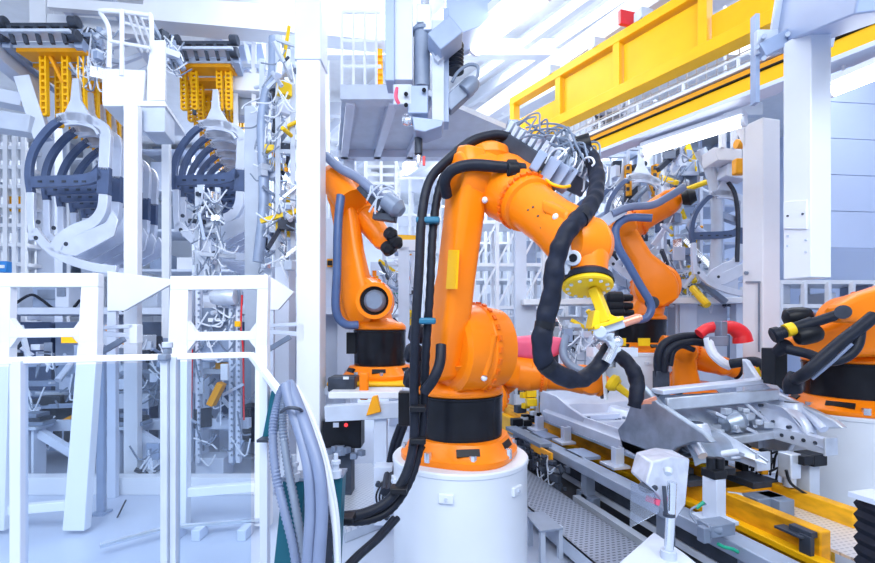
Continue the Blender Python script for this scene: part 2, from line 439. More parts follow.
# ================================================================ robots
def rrect(c, x, y, wx, wy, rad=0.3, seg=4):    # rounded rectangle outline
    pts = []; r = min(wx, wy)*rad
    for sx, sy, a0 in ((1, 1, 0), (-1, 1, 1), (-1, -1, 2), (1, -1, 3)):
        for k in range(seg+1):
            a = (a0+k/seg)*math.pi/2
            pts.append(c+x*(sx*(wx/2-r)+r*math.cos(a))+y*(sy*(wy/2-r)+r*math.sin(a)))
    return pts
def arm_link(mb, p, q, b, prof, curve=0.0, rad=0.3):   # prof: (t, width, thickness)
    ax = (q-p).normalized(); wdir = ax.cross(b).normalized(); secs = []
    for t, wd, th in prof:
        c = p+(q-p)*t+wdir*curve*math.sin(math.pi*max(0, min(1, t)))
        secs.append(rrect(c, wdir, b, wd, th, rad))
    return mb.loft(secs)
def base_parts(t, O, R, drum_h, bolts=True):
    b = MB(); N = 48
    def ringf(r, z): return [O+V((math.cos(2*math.pi*i/N), math.sin(2*math.pi*i/N), 0))*(r*R*(1+0.05*math.cos(4*(2*math.pi*i/N)-0.5)))+U_*z for i in range(N)]
    hs = 0.15*min(1.0, R/0.31)
    b.loft([ringf(1.36, 0), ringf(1.38, 0.01), ringf(1.38, 0.045), ringf(1.30, 0.065), ringf(1.14, hs), ringf(1.0, hs*1.03)])
    fl = b.build('base_flange', 'orange', t, ang=50)
    for k in range(6):
        a = 2*math.pi*k/6+0.35; dv = V((math.cos(a), math.sin(a), 0)); tv = V((-dv.y, dv.x, 0))
        k_ = 1+0.05*math.cos(4*a-0.5); lo, hi = dv*1.27*R*k_+U_*(0.065+(hs-0.065)*0.2), dv*1.17*R*k_+U_*(0.065+(hs-0.065)*0.8)
        up_ = (hi-lo); nn_ = tv.cross(up_).normalized(); nn_ = nn_ if nn_.z > 0 else -nn_
        s = MB(); s.obox(O+(lo+hi)/2-nn_*0.006, tv*R*0.25, nn_*0.012, up_*0.42)
        s.build('slot', 'black', fl)
    if bolts:
        for k in range(8):
            a = 2*math.pi*k/8-0.1; dv = V((math.cos(a), math.sin(a), 0))
            s = MB(); s.cyl(O+dv*R*1.29+U_*0.03, O+dv*R*1.29+U_*0.095, 0.026*R/0.31, seg=8); s.build('bolt', 'chrome', fl)
    h0 = hs*0.87
    MB().lathe(O+U_*h0, O+U_*drum_h, [(0, R*0.985), (0.02, R), (0.94, R*1.015), (0.95, R*1.03), (1, R*1.03)], 48).build('base_drum', 'drum', t)

def robot(label, base, R, drum_top, a, J2, J3, W, E, s2=-0.2, r2=0.27, lw=(0.42, 0.30, 0.34), lth=0.2, barrel=(-0.2, 0.34),
          elbow_r=0.2, fr=(0.2, 0.17, 0.16, 0.18), wr=0.15, hand=True, bolts=True, curve=0.0, group=None, col='orange', motors=True):
    O = at(*base); t = thing('industrial_robot', O, label, 'industrial robot', group)
    av = cv(*a).normalized(); bv = U_.cross(av).normalized(); bv = bv if bv.dot(F_) > 0 else -bv
    zt = EYE+(HY-drum_top)/FPX*base[2]; dh = zt-O.z
    base_parts(t, O, R, dh, bolts)
    j2, j3, wv, e = [ray_plane(p[0], p[1], O, bv) for p in (J2, J3, W, E)]
    T = O+U_*dh
    cb = MB(); cb.lathe(T, T+U_*0.10, [(0, R*1.0), (0.25, R*1.04), (0.6, R*1.0), (1, R*0.85)], 40)
    top = V((j2.x, j2.y, max(T.z+0.12, j2.z-r2*0.35)))
    x, y = av, bv
    cb.loft([rrect(T+U_*0.06, x, y, R*1.7, R*1.5, 0.35), rrect((T+top)/2+U_*0.02, x, y, R*1.35, R*1.3, 0.35), rrect(top, x, y, r2*1.7, r2*1.5, 0.35)])
    cb.build('carousel', col, t, 0.01, 50)
    sh = MB(); b0, b1 = barrel
    sh.lathe(j2+bv*b0, j2+bv*b1, [(0, r2*0.86), (0.05, r2*0.98), (0.45, r2), (0.47, r2*1.03), (0.56, r2*1.03), (0.58, r2*0.98), (0.9, r2*0.92), (1, r2*0.72)], 40)
    sh.build('shoulder_housing', col, t, ang=30)
    rg = MB(); N = 26
    for k in range(N):
        an = 2*math.pi*k/N
        d = av*math.cos(an)+U_*math.sin(an); c = j2+bv*(b0+(b1-b0)*0.515)+d*r2*1.035
        rg.obox(c, bv*0.012, d*0.012, d.cross(bv)*0.018)
    rg.build('bolt_ring', 'orange_deep', t)
    l2, l3 = j2+bv*s2, j3+bv*s2
    lk = MB()
    w0, w1, w2 = lw
    arm_link(lk, l2, l3, bv, [(-0.22*w0/0.42, w0*0.55, lth*0.8), (-0.13, w0*0.9, lth), (0.0, w0, lth*1.1), (0.2, w0*0.92, lth*1.1), (0.45, w1, lth), (0.8, w1*1.02, lth), (1.0, w2, lth), (1.1, w2*0.8, lth*0.9), (1.16, w2*0.45, lth*0.75)], curve)
    lk.build('lower_arm', col, t, 0.012, 40)
    eb = MB()
    eb.lathe(j3+bv*(s2-lth*0.5), j3+bv*(abs(s2)*0.9), [(0, elbow_r*0.75), (0.1, elbow_r*0.92), (0.35, elbow_r), (0.8, elbow_r*1.02), (1, elbow_r*0.85)], 32)
    fd = (wv-j3).normalized(); up = fd.cross(bv); up = up if up.z > 0 else -up
    eb.loft([rrect(j3-fd*elbow_r*1.35+up*0.04, up, bv, elbow_r*1.3, elbow_r*1.3, 0.35), rrect(j3-fd*elbow_r*0.5+up*0.02, up, bv, elbow_r*1.9, elbow_r*1.8, 0.35), rrect(j3+fd*elbow_r*0.9, up, bv, fr[0]*2.1, fr[0]*2.0, 0.4)])
    eb.build('elbow_housing', col, t, 0.01, 40)
    fa = MB(); L = (wv-j3).length
    fa.lathe(j3, wv, [(0.05, fr[0]*1.1), (0.22, fr[0]*1.05), (0.36, fr[1]*1.08), (0.37, fr[1]*1.14), (0.43, fr[1]*1.14), (0.44, fr[1]), (0.7, fr[2]), (0.9, fr[3]), (1.0, fr[3]*0.9)], 36)
    f_o = fa.build('forearm', col, t, ang=30)
    rg = MB()
    for k in range(26):
        an = 2*math.pi*k/26; d = up*math.cos(an)+bv*math.sin(an); rg.obox(j3+fd*L*0.36+d*fr[1]*1.16, fd*0.014, d*0.012, d.cross(fd)*0.012)
    rg.build('bolt_ring', 'orange_deep', f_o)
    if hand:
        wm = MB(); wm.lathe(wv-bv*wr*1.05, wv+bv*wr*1.05, [(0, wr*0.55), (0.08, wr*0.85), (0.3, wr*1.05), (0.7, wr*1.05), (0.92, wr*0.85), (1, wr*0.55)], 32)
        he = e-wv
        wm.lathe(wv, e, [(0, wr*0.95), (0.5, wr*0.82), (0.85, wr*0.8), (0.9, wr*0.7), (1, wr*0.7)], 28)
        wm.build('wrist', col, t, 0, 35)
        MB().lathe(wv+he*0.93, wv+he*1.1, [(0, wr*0.72), (0.5, wr*0.85), (1, wr*0.8)], 28).build('tool_flange', 'black', t)
    if motors:
        for i in (-1, 0, 1):
            mm = MB(); c = j3-fd*elbow_r*1.2+bv*i*elbow_r*0.55+up*0.05
            mm.lathe(c, c-fd*elbow_r*1.5, [(0, elbow_r*0.27), (0.8, elbow_r*0.27), (0.85, elbow_r*0.22), (1, elbow_r*0.2)], 14)
            mm.build('motor', 'black', t)
    return dict(t=t, O=O, a=av, b=bv, j2=j2, j3=j3, w=wv, e=e, fd=fd, up=up, T=T)
def pedestal(O, r, label):
    t = thing('robot_pedestal', V((O.x, O.y, 0)), label, 'robot pedestal')
    h = O.z
    MB().lathe(V((O.x, O.y, 0)), O, [(0, r*1.15), (0.015, r*1.15), (0.016, r*0.985), (0.95, r*0.985), (0.955, r*0.985), (0.965, r), (0.99, r), (1, r*0.985)], 64).build('pedestal_tube', 'pedestal', t, ang=25)
    for k in range(6):
        a = 2*math.pi*k/6+4.22; dv = V((math.cos(a), math.sin(a), 0)); tv = V((-dv.y, dv.x, 0))
        b = MB(); b.obox(V((O.x, O.y, h-0.16))+dv*(r*0.99), tv*0.05, dv*0.015, U_*0.03); b.build('lug', 'pedestal', t, 0.005)
        b = MB(); b.cyl(V((O.x, O.y, h-0.16))+dv*(r*0.98), V((O.x, O.y, h-0.16))+dv*(r*1.04), 0.012, seg=8); b.build('bolt', 'ltgrey', t)
    return t

# ---- the large robot in the foreground
r1 = robot('large orange robot arm in the foreground on the pale grey round pedestal', (460, 453, 3.42), 0.315, 393, (0.45, -0.89),
           (473, 348), (499, 183), (582, 245), (584, 276), s2=-0.24, r2=0.31, lw=(0.34, 0.27, 0.30), lth=0.19, barrel=(-0.20, 0.23),
           elbow_r=0.18, fr=(0.185, 0.145, 0.14, 0.155), wr=0.135, hand=False, curve=-0.03)
pedestal(r1['O'], 0.51, 'large pale grey round pedestal under the foreground orange robot')
T1, b1, j2, j3, wv, e = r1['t'], r1['b'], r1['j2'], r1['j3'], r1['w'], r1['e']
def on_arm(px, py, p, q, r, lift=0.0):     # first point of the line of sight within r of the axis p-q
    D = 1.6
    while D < 4.5:
        x_ = at(px, py, D); u = max(0, min(1, (x_-p).dot(q-p)/(q-p).length_squared))
        if (x_-(p+(q-p)*u)).length < r: return at(px, py, D-lift)
        D += 0.004
    return at(px, py, ((p+q)/2-V((0, 0, EYE))).dot(F_)-r)
# wrist bulb, head and tool disc
wm = MB(); wr = 0.145
wm.lathe(wv-b1*0.13, wv+b1*0.12, [(0, wr*0.6), (0.06, wr*0.86), (0.25, wr), (0.68, wr), (0.70, wr*0.96), (0.72, wr), (0.93, wr*0.8), (1, wr*0.5)], 36)
wm.build('wrist_housing', 'orange', T1, ang=30)
ax = V(-R_*0.06-F_*0.34-U_*0.92).normalized(); hx = wv+ax*0.172+R_*0.016
MB().lathe(wv, hx, [(0, 0.12), (0.55, 0.118), (0.75, 0.108), (1, 0.10)], 32).build('wrist_head', 'orange', T1, ang=30)
fl = MB().lathe(hx-ax*0.03, hx+ax*0.045, [(0, 0.05), (0.1, 0.08), (0.6, 0.120), (1, 0.126)], 36).build('tool_flange', 'rubber', T1, ang=30)
dk = MB().lathe(hx+ax*0.046, hx+ax*0.072, [(0, 0.118), (0.7, 0.122), (1, 0.115)], 36).build('tool_disc', 'lemon', T1, ang=30)
x, y, z = frame(ax)
for k in range(12):
    d = x*math.cos(k*math.pi/6)+y*math.sin(k*math.pi/6)
    b = MB(); b.cyl(hx+ax*0.071+d*0.096, hx+ax*0.079+d*0.096, 0.009, seg=8); b.build('bolt', 'palehose', dk)
dc = hx+ax*0.072; Dd = (dc-V((0, 0, EYE))).dot(F_)-0.02
f0, f1 = at(597, 297, Dd), at(607, 322, Dd-0.02)
br = MB(); br.bar(dc+R_*0.03, f1, 0.065, 0.045); br.prism([at(595, 310, Dd-0.03), at(606, 312, Dd-0.03), at(619, 318, Dd-0.03), at(591, 329, Dd-0.03)], F_*0.09)
br.bar(at(591, 328, Dd), at(620, 318, Dd), 0.10, 0.02)
br.build('tool_bracket', 'lemon', T1, 0.004)
b = MB(); b.bar(at(595, 331, Dd), at(622, 323, Dd), 0.06, 0.045); b.bar(at(596, 334, Dd), at(612, 338, Dd), 0.045); b.cyl(at(600, 332, Dd-0.05), at(600, 332, Dd+0.05), 0.03)
b.bar(at(606, 335, Dd), at(617, 352, Dd), 0.045, 0.035)
b.build('tool_block', 'ltgrey', T1, 0.004)
MB().lathe(at(620, 324, Dd), at(641, 317, Dd), [(0, 0.022), (0.85, 0.022), (0.9, 0.016), (1, 0.016)], 14).build('sensor_tube', 'copper', T1)
b = MB(); b.tube([at(618, 338, Dd), at(612, 352, Dd), at(606, 362, Dd)], 0.026); b.ball(at(617, 342, Dd), 0.03)
b.build('hose_fitting', 'chrome', T1)
# forearm details
q_ = on_arm(556, 217, j3, wv, 0.15); b = MB(); b.ball(q_, 0.019); b.build('grease_cap', 'palehose', T1)
fc = MB(); fc.loft([rrect(on_arm(549, 207, j3, wv, 0.13), U_, b1, 0.07, 0.10), rrect(on_arm(573, 219, j3, wv, 0.13), U_, b1, 0.07, 0.09)]); fc.build('forearm_rib', 'orange', T1, 0.01)
for px, py in ((528, 210), (533, 207), (538, 216), (546, 213), (551, 221), (541, 228), (548, 229), (556, 237)):
    q_ = on_arm(px, py, j3, wv, 0.145); b = MB(); b.cyl(q_+F_*0.01, q_-F_*0.004, 0.0055, seg=6); b.build('screw', 'dkgrey', T1)
b = MB(); b.lathe(at(490, 172, 2.9), at(490, 145, 2.9), [(0, 0.11), (0.5, 0.12), (0.55, 0.125), (0.85, 0.115), (1, 0.07)], 24)
b.lathe(at(512, 182, 3.0), at(514, 154, 3.0), [(0, 0.10), (0.6, 0.11), (0.9, 0.09), (1, 0.05)], 24)
b.build('axis_motor', 'orange', T1, ang=30)
b = MB(); b.bar(at(497, 176, 2.78), at(494, 199, 2.78), 0.06, 0.05); b.build('elbow_cover', 'orange', T1, 0.012)
b = MB(); b.ball(at(485, 200, 2.76), 0.02); b.build('elbow_cap', 'palehose', T1)
# yellow strip on the arm
l2_, l3_ = j2+b1*(-0.24), j3+b1*(-0.24)
nrm = (b1*-1.0)
def on_face(px, py): return ray_plane(px, py, l2_-b1*0.097, b1)
MB().prism([on_face(447.5, 289), on_face(457.5, 289), on_face(459.5, 250), on_face(450, 250)], -b1*0.012).build('blank_strip', 'yellow', T1)
b = MB(); pa, pb = on_arm(494, 335, j2-b1*.2, j2+b1*.25, 0.315), on_arm(485, 375, j2-b1*.2, j2+b1*.25, 0.315)
b.lathe(pa, pb, [(0, 0.024), (0.7, 0.032), (0.9, 0.02), (1, 0.02)], 14); b.build('oil_pipe', 'orange', T1)
b = MB(); b.ball(on_arm(484, 378, j2-b1*.2, j2+b1*.25, 0.315), 0.022); b.build('oil_cap', 'palehose', T1)
# black junction box on the left of the drum, motors behind
b = MB(); b.box(at(409, 408, 3.55), (0.16, 0.12, 0.26), cf=True); b.build('junction_box', 'black', T1, 0.006)
b = MB()
for px, py in ((412, 332), (408, 352), (413, 366), (407, 377)):
    b.lathe(at(px-3, py, 3.4), at(px+14, py+3, 3.4), [(0, 0.05), (0.2, 0.075), (0.8, 0.075), (1, 0.06)], 16)
b.build('balancer', 'rubber', T1)
# hoses
def hose(pts, r, m, parent, name='hose', **k): return MB().tube([at(*p) for p in pts], r, **k).build(name, m, parent, ang=60)
hose([(540, 162, 2.98), (530, 152, 2.98), (518, 142, 2.95), (505, 136, 2.92), (492, 135, 2.9), (470, 142, 2.86), (450, 158, 2.84), (430, 180, 2.85), (422, 215, 2.82), (419, 270, 2.8), (415, 340, 2.8), (414, 400, 2.85), (414, 440, 2.85), (406, 474, 2.8), (389, 500, 2.75), (365, 513, 2.7), (338, 517, 2.65)], 0.030, 'rubber', T1, seg=12)
hose([(500, 140, 3.0), (484, 142, 2.96), (466, 152, 2.92), (450, 166, 2.9), (439, 190, 2.88), (433, 230, 2.86), (430, 290, 2.84), (426, 350, 2.86), (424, 400, 2.9), (421, 440, 2.9), (411, 478, 2.84), (392, 508, 2.78), (368, 520, 2.72), (340, 521, 2.68)], 0.029, 'rubber', T1, seg=12, n=9, rib=0.10)
hose([(524, 169, 2.70), (500, 167, 2.66), (472, 165, 2.66), (453, 170, 2.68), (445, 181, 2.72), (447, 196, 2.80)], 0.034, 'rubber', T1, seg=12)
hose([(441, 345, 2.86), (440, 362, 2.82), (434, 378, 2.8), (424, 392, 2.82)], 0.034, 'rubber', T1, seg=12)
for px, py, D in ((418, 408, 2.83), (418, 440, 2.84), (399, 489, 2.76), (346, 518, 2.62)):
    b = MB(); b.box(at(px, py, D), (0.10, 0.10, 0.035), cf=True); b.build('hose_strap', 'black', T1, 0.006)
for (px, py, D) in ((428, 221, 2.84), (424, 321, 2.82)):
    b = MB(); b.box(at(px, py, D), (0.15, 0.09, 0.04), cf=True); b.build('hose_clip', 'tealclip', T1, 0.012)
b = MB(); b.box(at(511, 170, 2.68), (0.06, 0.09, 0.10), cf=True); b.cyl(at(506, 170, 2.66), at(517, 170, 2.68), 0.05); b.build('hose_clamp', 'black', T1, 0.008)
hose([(492, 142, 3.1), (515, 150, 3.08), (530, 162, 3.06), (540, 172, 3.05)], 0.014, 'yellow', T1, 'yellow_pipe')
# sleeved hose package in front of the forearm
hose([(582, 146, 2.78), (591, 157, 2.70), (597, 175, 2.52), (595, 196, 2.34), (585, 213, 2.2), (571, 227, 2.1), (561, 243, 2.06), (556, 262, 2.05), (552, 290, 2.06), (546, 320, 2.06), (541, 343, 2.06), (544, 361, 2.08), (556, 373, 2.12), (575, 380, 2.16), (592, 373, 2.22), (602, 361, 2.26), (610, 349, 2.3)], 0.043, 'sleeve', T1, 'sleeved_hose', seg=20, n=16, wob=0.22, freq=17)
for p0, p1 in (((584, 214, 2.19), (579, 220, 2.15)), ((545, 322, 2.06), (544, 329, 2.06)), ((545, 363, 2.08), (549, 368, 2.09))):
    b = MB(); b.cyl(at(*p0), at(*p1), 0.046, seg=18); b.build('sleeve_tie', 'black', T1)
b = MB(); b.lathe(at(577, 149, 2.8), at(590, 145, 2.78), [(0, 0.075), (1, 0.075)], 18); b.build('sleeve_collar', 'black', T1)
b = MB(); b.lathe(at(566, 235, 2.2), at(566, 275, 2.2), [(0, 0.022), (0.5, 0.03), (1, 0.018)], 10)
b.bar(at(552, 260, 2.14), at(580, 257, 2.2), 0.026); b.cyl(at(573, 258, 2.16), at(573, 258, 2.26), 0.038); b.bar(at(553, 250, 2.14), at(552, 270, 2.14), 0.026)
b.build('hose_holder', 'palehose', T1, 0.004)
b = MB(); b.cyl(at(573, 258, 2.155), at(573, 258, 2.16), 0.02); b.build('holder_bore', 'black', T1)
b = MB(); b.bar(at(574, 262, 2.2), at(580, 278, 2.26), 0.07, 0.045); b.build('holder_arm', 'midgrey', T1, 0.006)
# valve bank with loose wiring on top of the forearm
vb = MB(); p, q = at(508, 142, 3.05), at(577, 186, 2.72)
vd = (q-p).normalized(); vn = (V((0, 0, 1))-vd*vd.z).normalized(); vs = vd.cross(vn)
vb.bar(p, q, 0.26, 0.10, vn); bank = vb.build('valve_bank', 'dkgrey', T1, 0.01)
vb = MB()
for i in range(11):
    for j in (-1, 0, 1):
        c = p+(q-p)*(0.06+0.084*i)+vs*0.08*j+vn*0.08
        vb.obox(c, vd*0.017, vs*0.032, vn*(0.03+0.02*RND.random()))
vb.build('valve', 'ltgrey', bank, 0.004)
wi = MB()
for i in range(46):
    c0 = p+(q-p)*RND.uniform(0.0, 1.05)+vs*RND.uniform(-0.16, 0.16)+vn*RND.uniform(0.05, 0.13)
    c1 = p+(q-p)*RND.uniform(0.3, 1.15)+vs*RND.uniform(-0.18, 0.18)+vn*RND.uniform(0.02, 0.16)
    m_ = (c0+c1)/2+vn*RND.uniform(0.02, 0.14)+vs*RND.uniform(-0.08, 0.08)
    wi.tube([c0, (c0+m_)/2+vn*0.03, m_, (c1+m_)/2, c1], 0.0065, 5, 4)
wo = wi.build('wiring', 'midgrey', T1); wo['kind'] = 'stuff'
wi = MB()
for i in range(24):
    c0 = p+(q-p)*RND.uniform(0.5, 1.1)+vs*RND.uniform(-0.2, 0.14)+vn*RND.uniform(0.0, 0.1)
    c1 = c0+vd*RND.uniform(0, 0.15)+vs*RND.uniform(-0.12, 0.12)-vn*RND.uniform(-0.1, 0.12)
    wi.tube([c0, c0+vn*0.08, (c0+c1)/2+vn*0.07, c1+vn*0.02, c1], 0.006, 5, 4)
wo = wi.build('wiring', 'palehose', T1); wo['kind'] = 'stuff'
b = MB(); b.obox(at(512, 136, 3.02), R_*0.035, F_*0.05, U_*0.09); b.build('end_box', 'midgrey', T1, 0.005)
b = MB()
for px, py, s in ((548, 172, 0.055), (558, 177, 0.05), (566, 180, 0.05), (537, 163, 0.045)): b.obox(at(px, py, 2.66), vd*s*0.75, F_*0.04, vn*s*1.3)
b.build('manifold', 'bluegrey', T1, 0.006)
b = MB(); b.prism([at(528, 176, 2.9), at(556, 185, 2.8), at(548, 200, 2.8), at(533, 187, 2.85)], F_*0.12); b.build('support_bracket', 'black', T1, 0.004)
hose([(540, 172, 2.7), (550, 183, 2.62), (562, 187, 2.6), (570, 186, 2.62)], 0.010, 'yellow', T1, 'yellow_cable')

# ---- back left robot
r2_ = robot('orange robot arm at the back left beside the tall white column', (380, 377, 5.6), 0.315, 330, (0.93, -0.37),
            (368, 302), (352, 200), (383, 240), (391, 250), s2=-0.22, r2=0.31, lw=(0.38, 0.30, 0.32), lth=0.22, barrel=(-0.30, 0.22),
            elbow_r=0.2, fr=(0.19, 0.17, 0.15, 0.14), wr=0.12, motors=False)
T2 = r2_['t']
b = MB(); j3b, fdb, bb = r2_['j3'], r2_['fd'], r2_['b']
b.lathe(at(352, 203, 5.35), at(330, 172, 5.55), [(0, 0.2), (0.4, 0.19), (0.75, 0.2), (0.95, 0.14), (1, 0.1)], 28); b.build('forearm_tail', 'orange', T2, ang=30)
b = MB(); b.cyl(at(375, 301, 5.2), at(375, 301, 5.16), 0.17); b.build('motor_well', 'black', T2)
b = MB(); b.lathe(at(375, 301, 5.16), at(374, 301, 5.08), [(0, 0.13), (0.6, 0.12), (1, 0.09)], 20); b.build('motor', 'midgrey', T2)
MB().strip([at(375, 301, 5.17)+(R_*math.cos(k*math.pi/12)*0.21+U_*math.sin(k*math.pi/12)*0.21) for k in range(24)], [at(375, 301, 5.17)+(R_*math.cos(k*math.pi/12)*0.165+U_*math.sin(k*math.pi/12)*0.165) for k in range(24)], -F_*0.08, True).build('well_rim', 'orange', T2)
hose([(341, 195, 5.2), (338, 225, 5.2), (337, 270, 5.2), (336, 310, 5.2), (345, 324, 5.25), (358, 325, 5.3)], 0.05, 'bluehose', T2, n=6)
hose([(326, 156, 5.3), (340, 168, 5.2), (358, 178, 5.15), (372, 190, 5.1), (388, 203, 5.1)], 0.055, 'greyhose', T2)
b = MB(); b.bar(at(362, 186, 5.2), at(386, 212, 5.1), 0.12, 0.12); b.bar(at(374, 216, 5.1), at(396, 219, 5.05), 0.10, 0.08); b.build('valve_box', 'dkgrey', T2, 0.006)
b = MB()
for i in range(9):
    c0 = at(RND.uniform(362, 380), RND.uniform(188, 212), 5.0); c1 = at(RND.uniform(372, 398), RND.uniform(188, 216), 5.0)
    b.tube([c0, (c0+c1)/2+U_*0.08, c1], 0.011, 5, 4)
o = b.build('wiring', 'ltgrey', T2); o['kind'] = 'stuff'
b = MB(); b.lathe(at(386, 200, 5.0), at(402, 212, 4.95), [(0, 0.10), (0.7, 0.11), (1, 0.06)], 16); b.build('grey_motor', 'midgrey', T2)
b = MB()
for px, py in ((388, 232), (393, 240), (385, 246)): b.lathe(at(px, py, 5.05), at(px+7, py+6, 5.0), [(0, 0.07), (0.6, 0.08), (1, 0.04)], 12)
b.build('gripper_head', 'black', T2)
b = MB(); b.box(at(352, 343, 5.5), (0.12, 0.1, 0.26), cf=True); b.build('junction_box', 'black', T2, 0.005)

# ---- back right robot
r3 = robot('orange robot arm behind the car body with a blue hose down its arm', (640, 351, 7.6), 0.40, 320, (0.97, -0.26),
           (654, 287), (620, 232), (668, 203), (680, 193), s2=-0.30, r2=0.36, lw=(0.56, 0.32, 0.34), lth=0.28, barrel=(-0.32, 0.3), elbow_r=0.24, fr=(0.24, 0.21, 0.20, 0.21), wr=0.19, motors=False)
T3 = r3['t']
pedestal(r3['O'], 0.58, 'pale pedestal under the back right orange robot')
hose([(652, 218, 6.6), (628, 218, 6.7), (616, 228, 6.7), (618, 246, 6.7), (628, 264, 6.7), (640, 285, 6.7), (651, 305, 6.7), (646, 318, 6.7), (630, 320, 6.7), (612, 320, 6.7)], 0.058, 'bluehose', T3, seg=12)
hose([(612, 214, 6.6), (630, 207, 6.6), (652, 205, 6.55), (668, 197, 6.5), (684, 187, 6.5)], 0.055, 'greyhose', T3)
b = MB(); b.bar(at(598, 226, 6.7), at(622, 210, 6.7), 0.2, 0.16); b.build('conduit_box', 'ltgrey', T3, 0.01)
b = MB()
for px, py in ((612, 298), (612, 306), (613, 313)): b.lathe(at(px-7, py, 6.9), at(px+20, py, 6.9), [(0, 0.06), (0.1, 0.1), (0.6, 0.1), (0.65, 0.06), (1, 0.05)], 14)
b.build('balancer', 'black', T3)
b = MB(); b.cyl(at(652, 303, 6.9), at(652, 303, 6.75), 0.1); b.build('pivot_cap', 'dkgrey', T3)
b = MB(); b.lathe(at(682, 199, 7.2), at(696, 195, 7.1), [(0, 0.10), (0.5, 0.14), (1, 0.09)], 14); b.build('gripper_head', 'black', T3)
b = MB()
for px in (620, 644): b.obox(at(px, 342, 7.0), R_*0.09, F_*0.01, U_*0.06)
b.build('warning_plate', 'lemon', T3)

# ---- small robot behind the car body
r4 = robot('small orange robot with looped black hoses behind the car body', (690, 398, 6.6), 0.30, 388, (0.98, -0.2),
           (681, 384), (678, 352), (722, 366), (738, 372), s2=-0.22, r2=0.2, lw=(0.36, 0.3, 0.34), lth=0.22, barrel=(-0.2, 0.2), elbow_r=0.2, fr=(0.2, 0.17, 0.16, 0.14), wr=0.13, motors=False, bolts=False)
T4 = r4['t']
pedestal(r4['O'], 0.42, 'pale pedestal of the small orange robot behind the car body')
hose([(659, 378, 5.9), (658, 358, 5.9), (664, 344, 5.9), (680, 337, 5.9), (703, 336, 5.9)], 0.055, 'rubber', T4)
hose([(664, 372, 5.85), (666, 355, 5.85), (674, 346, 5.85), (690, 342, 5.85), (704, 343, 5.85)], 0.05, 'rubber', T4)
hose([(670, 366, 5.85), (673, 352, 5.85), (682, 346, 5.85), (694, 350, 5.85)], 0.035, 'rubber', T4)
b = MB(); b.box(at(661, 384, 5.9), (0.16, 0.14, 0.34), cf=True); b.build('hose_box', 'dkgrey', T4, 0.008)
b = MB(); b.tube([at(722, 327, 5.7), at(733, 328, 5.7), at(741, 334, 5.7), at(743, 342, 5.7)], (0.075, 0.115), 14); b.tube([at(699, 334, 5.7), at(706, 329, 5.7), at(714, 327, 5.7)], 0.07, 10); b.build('red_sleeve', 'red', T4, ang=60)
b = MB(); b.box(at(721, 331, 5.62), (0.10, 0.1, 0.24), ang=0.3, cf=True); b.box(at(716, 341, 5.6), (0.24, 0.12, 0.12), cf=True); b.build('sleeve_clamp', 'midgrey', T4, 0.008)
b = MB(); b.tube([at(708, 338, 5.6), at(712, 352, 5.55), at(722, 362, 5.5), at(730, 366, 5.5)], 0.055, 10); b.build('spring_guard', 'palehose', T4)
hose([(730, 364, 5.3), (745, 362, 5.2), (757, 362, 5.1), (768, 370, 5.0), (780, 381, 4.9), (791, 390, 4.8)], 0.055, 'rubber', T4, seg=12)
b = MB(); b.lathe(at(750, 370, 5.4), at(768, 384, 5.2), [(0, 0.09), (0.6, 0.1), (1, 0.05)], 14); b.build('wrist_tip', 'orange', T4)
b = MB(); b.lathe(at(752, 371, 5.1), at(764, 386, 5.0), [(0, 0.09), (0.3, 0.06), (0.5, 0.045), (1, 0.04)], 12); b.build('gun_tip', 'lemon', T4)

# ---- robot half hidden behind the foreground robot
r5 = robot('orange robot reaching low over the car floor, mostly hidden by the foreground robot', (464, 420, 5.1), 0.30, 402, (0.98, -0.18),
           (488, 396), (516, 372), (590, 380), (606, 388), s2=0.18, r2=0.22, lw=(0.34, 0.3, 0.32), lth=0.2, barrel=(-0.2, 0.2), elbow_r=0.19, fr=(0.18, 0.15, 0.14, 0.16), wr=0.15, motors=False, bolts=False)
T5 = r5['t']
pedestal(r5['O'], 0.36, 'pedestal of the low reaching robot behind the foreground robot')
b = MB(); b.loft([rrect(at(513, 347, 5.0), U_, F_, 0.22, 0.3), rrect(at(540, 348, 5.0), U_, F_, 0.30, 0.34), rrect(at(561, 345, 5.0), U_, F_, 0.16, 0.26)]); b.build('pink_cover', 'pink', T5, 0.02)
b = MB(); b.bar(at(516, 357, 5.0), at(556, 358, 5.0), 0.2, 0.10); b.build('cover_base', 'dkgrey', T5, 0.008)
hose([(566, 336, 4.9), (563, 352, 4.8), (569, 364, 4.75), (582, 371, 4.7), (594, 373, 4.7)], 0.045, 'midgrey', T5)
b = MB(); b.bar(at(590, 352, 4.9), at(634, 352, 5.1), 0.12, 0.1); b.lathe(at(604, 372, 4.6), at(606, 400, 4.55), [(0, 0.02), (1, 0.02)], 8); b.build('tool_rod', 'palehose', T5)
b = MB(); b.lathe(at(610, 381, 4.5), at(618, 386, 4.45), [(0, 0.08), (0.5, 0.09), (1, 0.06)], 16); b.lathe(at(617, 386, 4.45), at(630, 396, 4.4), [(0, 0.04), (1, 0.03)], 12); b.build('glue_nozzle', 'lemon', T5)
hose([(612, 352, 4.4), (622, 358, 4.3), (632, 368, 4.2), (637, 382, 4.15), (636, 398, 4.1), (634, 407, 4.1)], 0.065, 'sleeve', T5, 'sleeved_hose', seg=12, n=10, wob=0.3, freq=14)
b = MB(); b.bar(at(600, 344, 4.5), at(616, 360, 4.4), 0.16, 0.06); b.box(at(607, 362, 4.4), (0.14, 0.1, 0.1), cf=True); b.build('hose_plate', 'chrome', T5, 0.006)
b = MB(); b.bar(at(638, 404, 4.1), at(656, 398, 4.1), 0.03); b.box(at(646, 402, 4.1), (0.08, 0.05, 0.03), cf=True); b.build('gun_nozzle', 'copper', T5)

